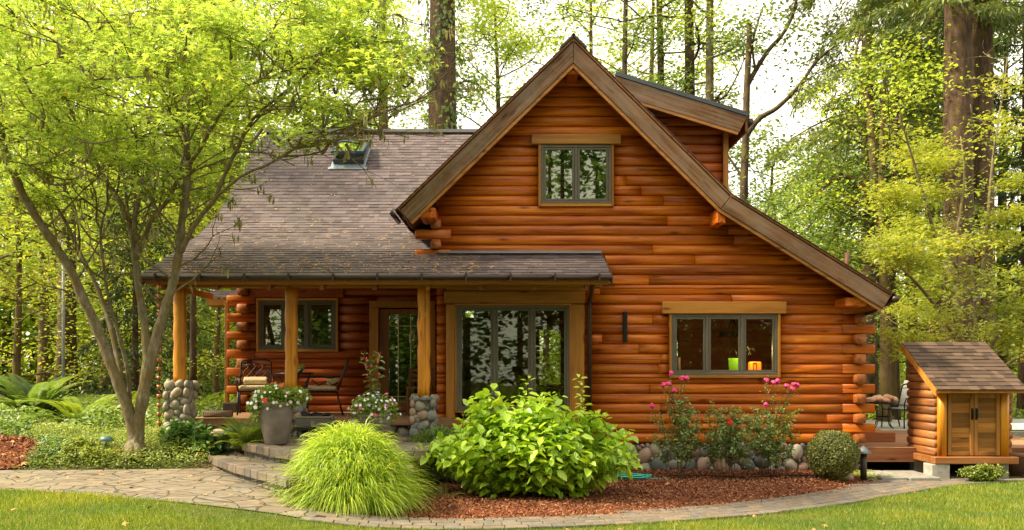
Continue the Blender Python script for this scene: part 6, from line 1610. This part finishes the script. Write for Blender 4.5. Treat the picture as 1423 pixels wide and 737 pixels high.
# left-hand background
specs=[ # px,Y,H,cr,z0,tr,n,ls,leafmat,barkmat,asc,label
 (92,25,24,3.6,5.0,.27,9000,.13,MIDG,BARKG,.3,'thick dark trunk behind the grey pole at left'),
 (-30,19,12,4.0,3.2,.16,14000,.11,LIME,BARKM,.4,'pale green tree leaning in from the left edge'),
 (60,30,14,4.5,2.0,.2,15000,.15,VINE,BARKT,.4,'sunlit yellow green tree behind the tall fern at left'),
 (150,33,17,5.0,2.5,.25,15000,.16,LIME,BARKT,.4,'bright tree far behind the maple stems'),
 (22,21,7.5,2.6,.8,.10,9000,.09,VINE,BARKT,.4,'low yellow leaved tree at the left edge behind the sword fern'),
 (300,26,6.5,2.6,.4,.10,9000,.09,VINE,BARKT,.4,'small sunlit tree seen under the porch roof beyond the corner'),
 (235,29,16,4.2,2.0,.2,14000,.14,LIME,BARKT,.4,'leafy tree directly behind the first porch post'),
 (268,24,15,2.6,3.6,.10,7000,.11,LIME,BARKG,.4,'pale slim tree seen between the first post and the cabin corner'),
 (330,34,19,5.0,4.5,.25,14000,.16,MIDG,BARKT,.4,'tall green tree behind the left end of the roof'),
 (430,36,22,5.0,6,.28,15000,.17,LIME,BARKT,.4,'tall bright tree behind the skylight'),
 (530,33,23,4.2,7,.28,14000,.16,MIDG,BARKT,.4,'tall tree left of the ivy clad fir'),
 (690,36,16.5,4.0,6,.22,9500,.15,LIME,BARKT,.4,'light tree between the ivy clad fir and the gable peak'),
 (905,36,19,5,7,.22,8500,.15,LIME,BARKT,.5,'light foliage tree far behind the slim trunks'),
 (757,27,8,3.0,.1,.12,16000,.13,VINE,BARKT,.4,'sunlit young tree behind the cabin seen through the bay window'),
 (1075,33,10,2.8,2,.18,7500,.13,MIDG,BARKT,.4,'rounded green tree just right of the dormer'),
 (1128,40,8.5,3.6,1,.2,9000,.15,LIME,BARKT,.4,'low pale tree in the gap above the lower roof end'),
 (1232,33,12,3.4,2,.2,10000,.14,MIDG,BARKT,.4,'green tree behind the mossy limbed tree'),
 (1165,34,11,3.2,2,.18,6500,.14,MIDG,BARKT,.4,'mid green tree beyond the hemlock, right of the sky gap'),
 (818,38,20,4,8,.2,7000,.14,LIME,BARKT,.4,'thin leafed tree directly behind the gable peak'),
 (1300,31,10,4,1.5,.2,13000,.14,LIME,BARKT,.4,'bright tree behind the vine maple'),
 (1395,30,13,4.5,1.5,.25,14000,.14,MIDG,BARKT,.4,'green tree filling the right edge behind the shed'),
]
for i,(px,Y,H,cr,z0,tr,n,ls,lm,bm_,asc,lab) in enumerate(specs):
    b=GB(px,Y); tree_thing('broadleaf_tree',lab,b,broadleaf(b,H,cr,z0,tr,n,ls,100+i,nb=26,asc=asc,dens=(.42,.42,.2)),bm_,lm,'oval')
b=GB(188,22.5); tree_thing('young_conifer','dark young conifer standing behind the maple stems',b,conifer(b,7.5,1.5,.7,.1,91,dens=60,hang=.16,nper=6,step=.3,rise=-.05),BARKF,DARKG,'needle',1.6)
b=GB(262,27); tree_thing('young_conifer','dark conifer behind the left porch column',b,conifer(b,9,1.8,.8,.12,92,dens=50,hang=.18,nper=6,step=.32,rise=-.05),BARKF,MIDG,'needle',1.6)

# far woods : one mass of many crowns
def woods(name,places,label,lm,ls,nper,seed,hm=1.0):
    rgx=random.Random(seed); Pn=[];Nn_=[];Dn=[];Sn=[];Rn=[]; mt=MB()
    for (x,y) in places:
        z=gz(x,y); H=rgx.uniform(9,15)*hm; cr=rgx.uniform(2.2,4.2); mt.tube([(x,y,z-.3),(x,y,z+H*.9)],[.22,.05],6,.5)
        nb=26; h=rng.uniform(.0,1,nb); a=rng.uniform(0,6.28,nb); rr=cr*np.sin(np.pi*(.1+.85*h))**.6*rng.uniform(.2,1,nb); c=np.stack([x+rr*np.cos(a),y+rr*np.sin(a),z+h*H],1)
        p,nr,d,sz,rn=leaf_cloud(c,np.tile([.8,.8,.4],(nb,1)),nper//nb,ls); Pn.append(p);Nn_.append(nr);Dn.append(d);Sn.append(sz);Rn.append(rn)
    V,Q,r=leaf_arrays(np.concatenate(Pn),np.concatenate(Nn_),np.concatenate(Dn),np.concatenate(Sn),'diamond',np.concatenate(Rn),1.3)
    b0=len(V); tv=np.array(mt.v); tq=np.array([f for f in mt.f if len(f)==4])+b0; me_o=np_mesh(name,np.concatenate([V,tv]),np.concatenate([Q,tq]),np.concatenate([r,np.zeros(len(tq))]),[lm,BARKT])
    mi=np.zeros(len(me_o.data.polygons),dtype=np.int32); mi[len(Q):len(Q)+len(tq)]=1
    if len(mi)==len(Q)+len(tq): me_o.data.polygons.foreach_set('material_index',mi)
    return tag(me_o,label,'woods',kind='stuff')
rgw=random.Random(4)
pl=[(rgw.uniform(-36,-8),rgw.uniform(34,58)) for _ in range(60)]+[(rgw.uniform(-9,6),rgw.uniform(38,62)) for _ in range(22)]
woods('far_woods',pl,'far green woods behind the trees at left',LIME,.32,1500,1,1.0)
pl=[(rgw.uniform(8,44),rgw.uniform(38,66)) for _ in range(48)]
woods('far_woods',pl,'far green woods behind the shed and right trees',LIME,.32,1500,2,.62)
pl=[(rgw.uniform(-32,36),-rgw.uniform(7,22)) for _ in range(95)]
woods('near_woods',pl,'trees across the lawn that the window panes mirror',MIDG,.34,1700,3,1.25)
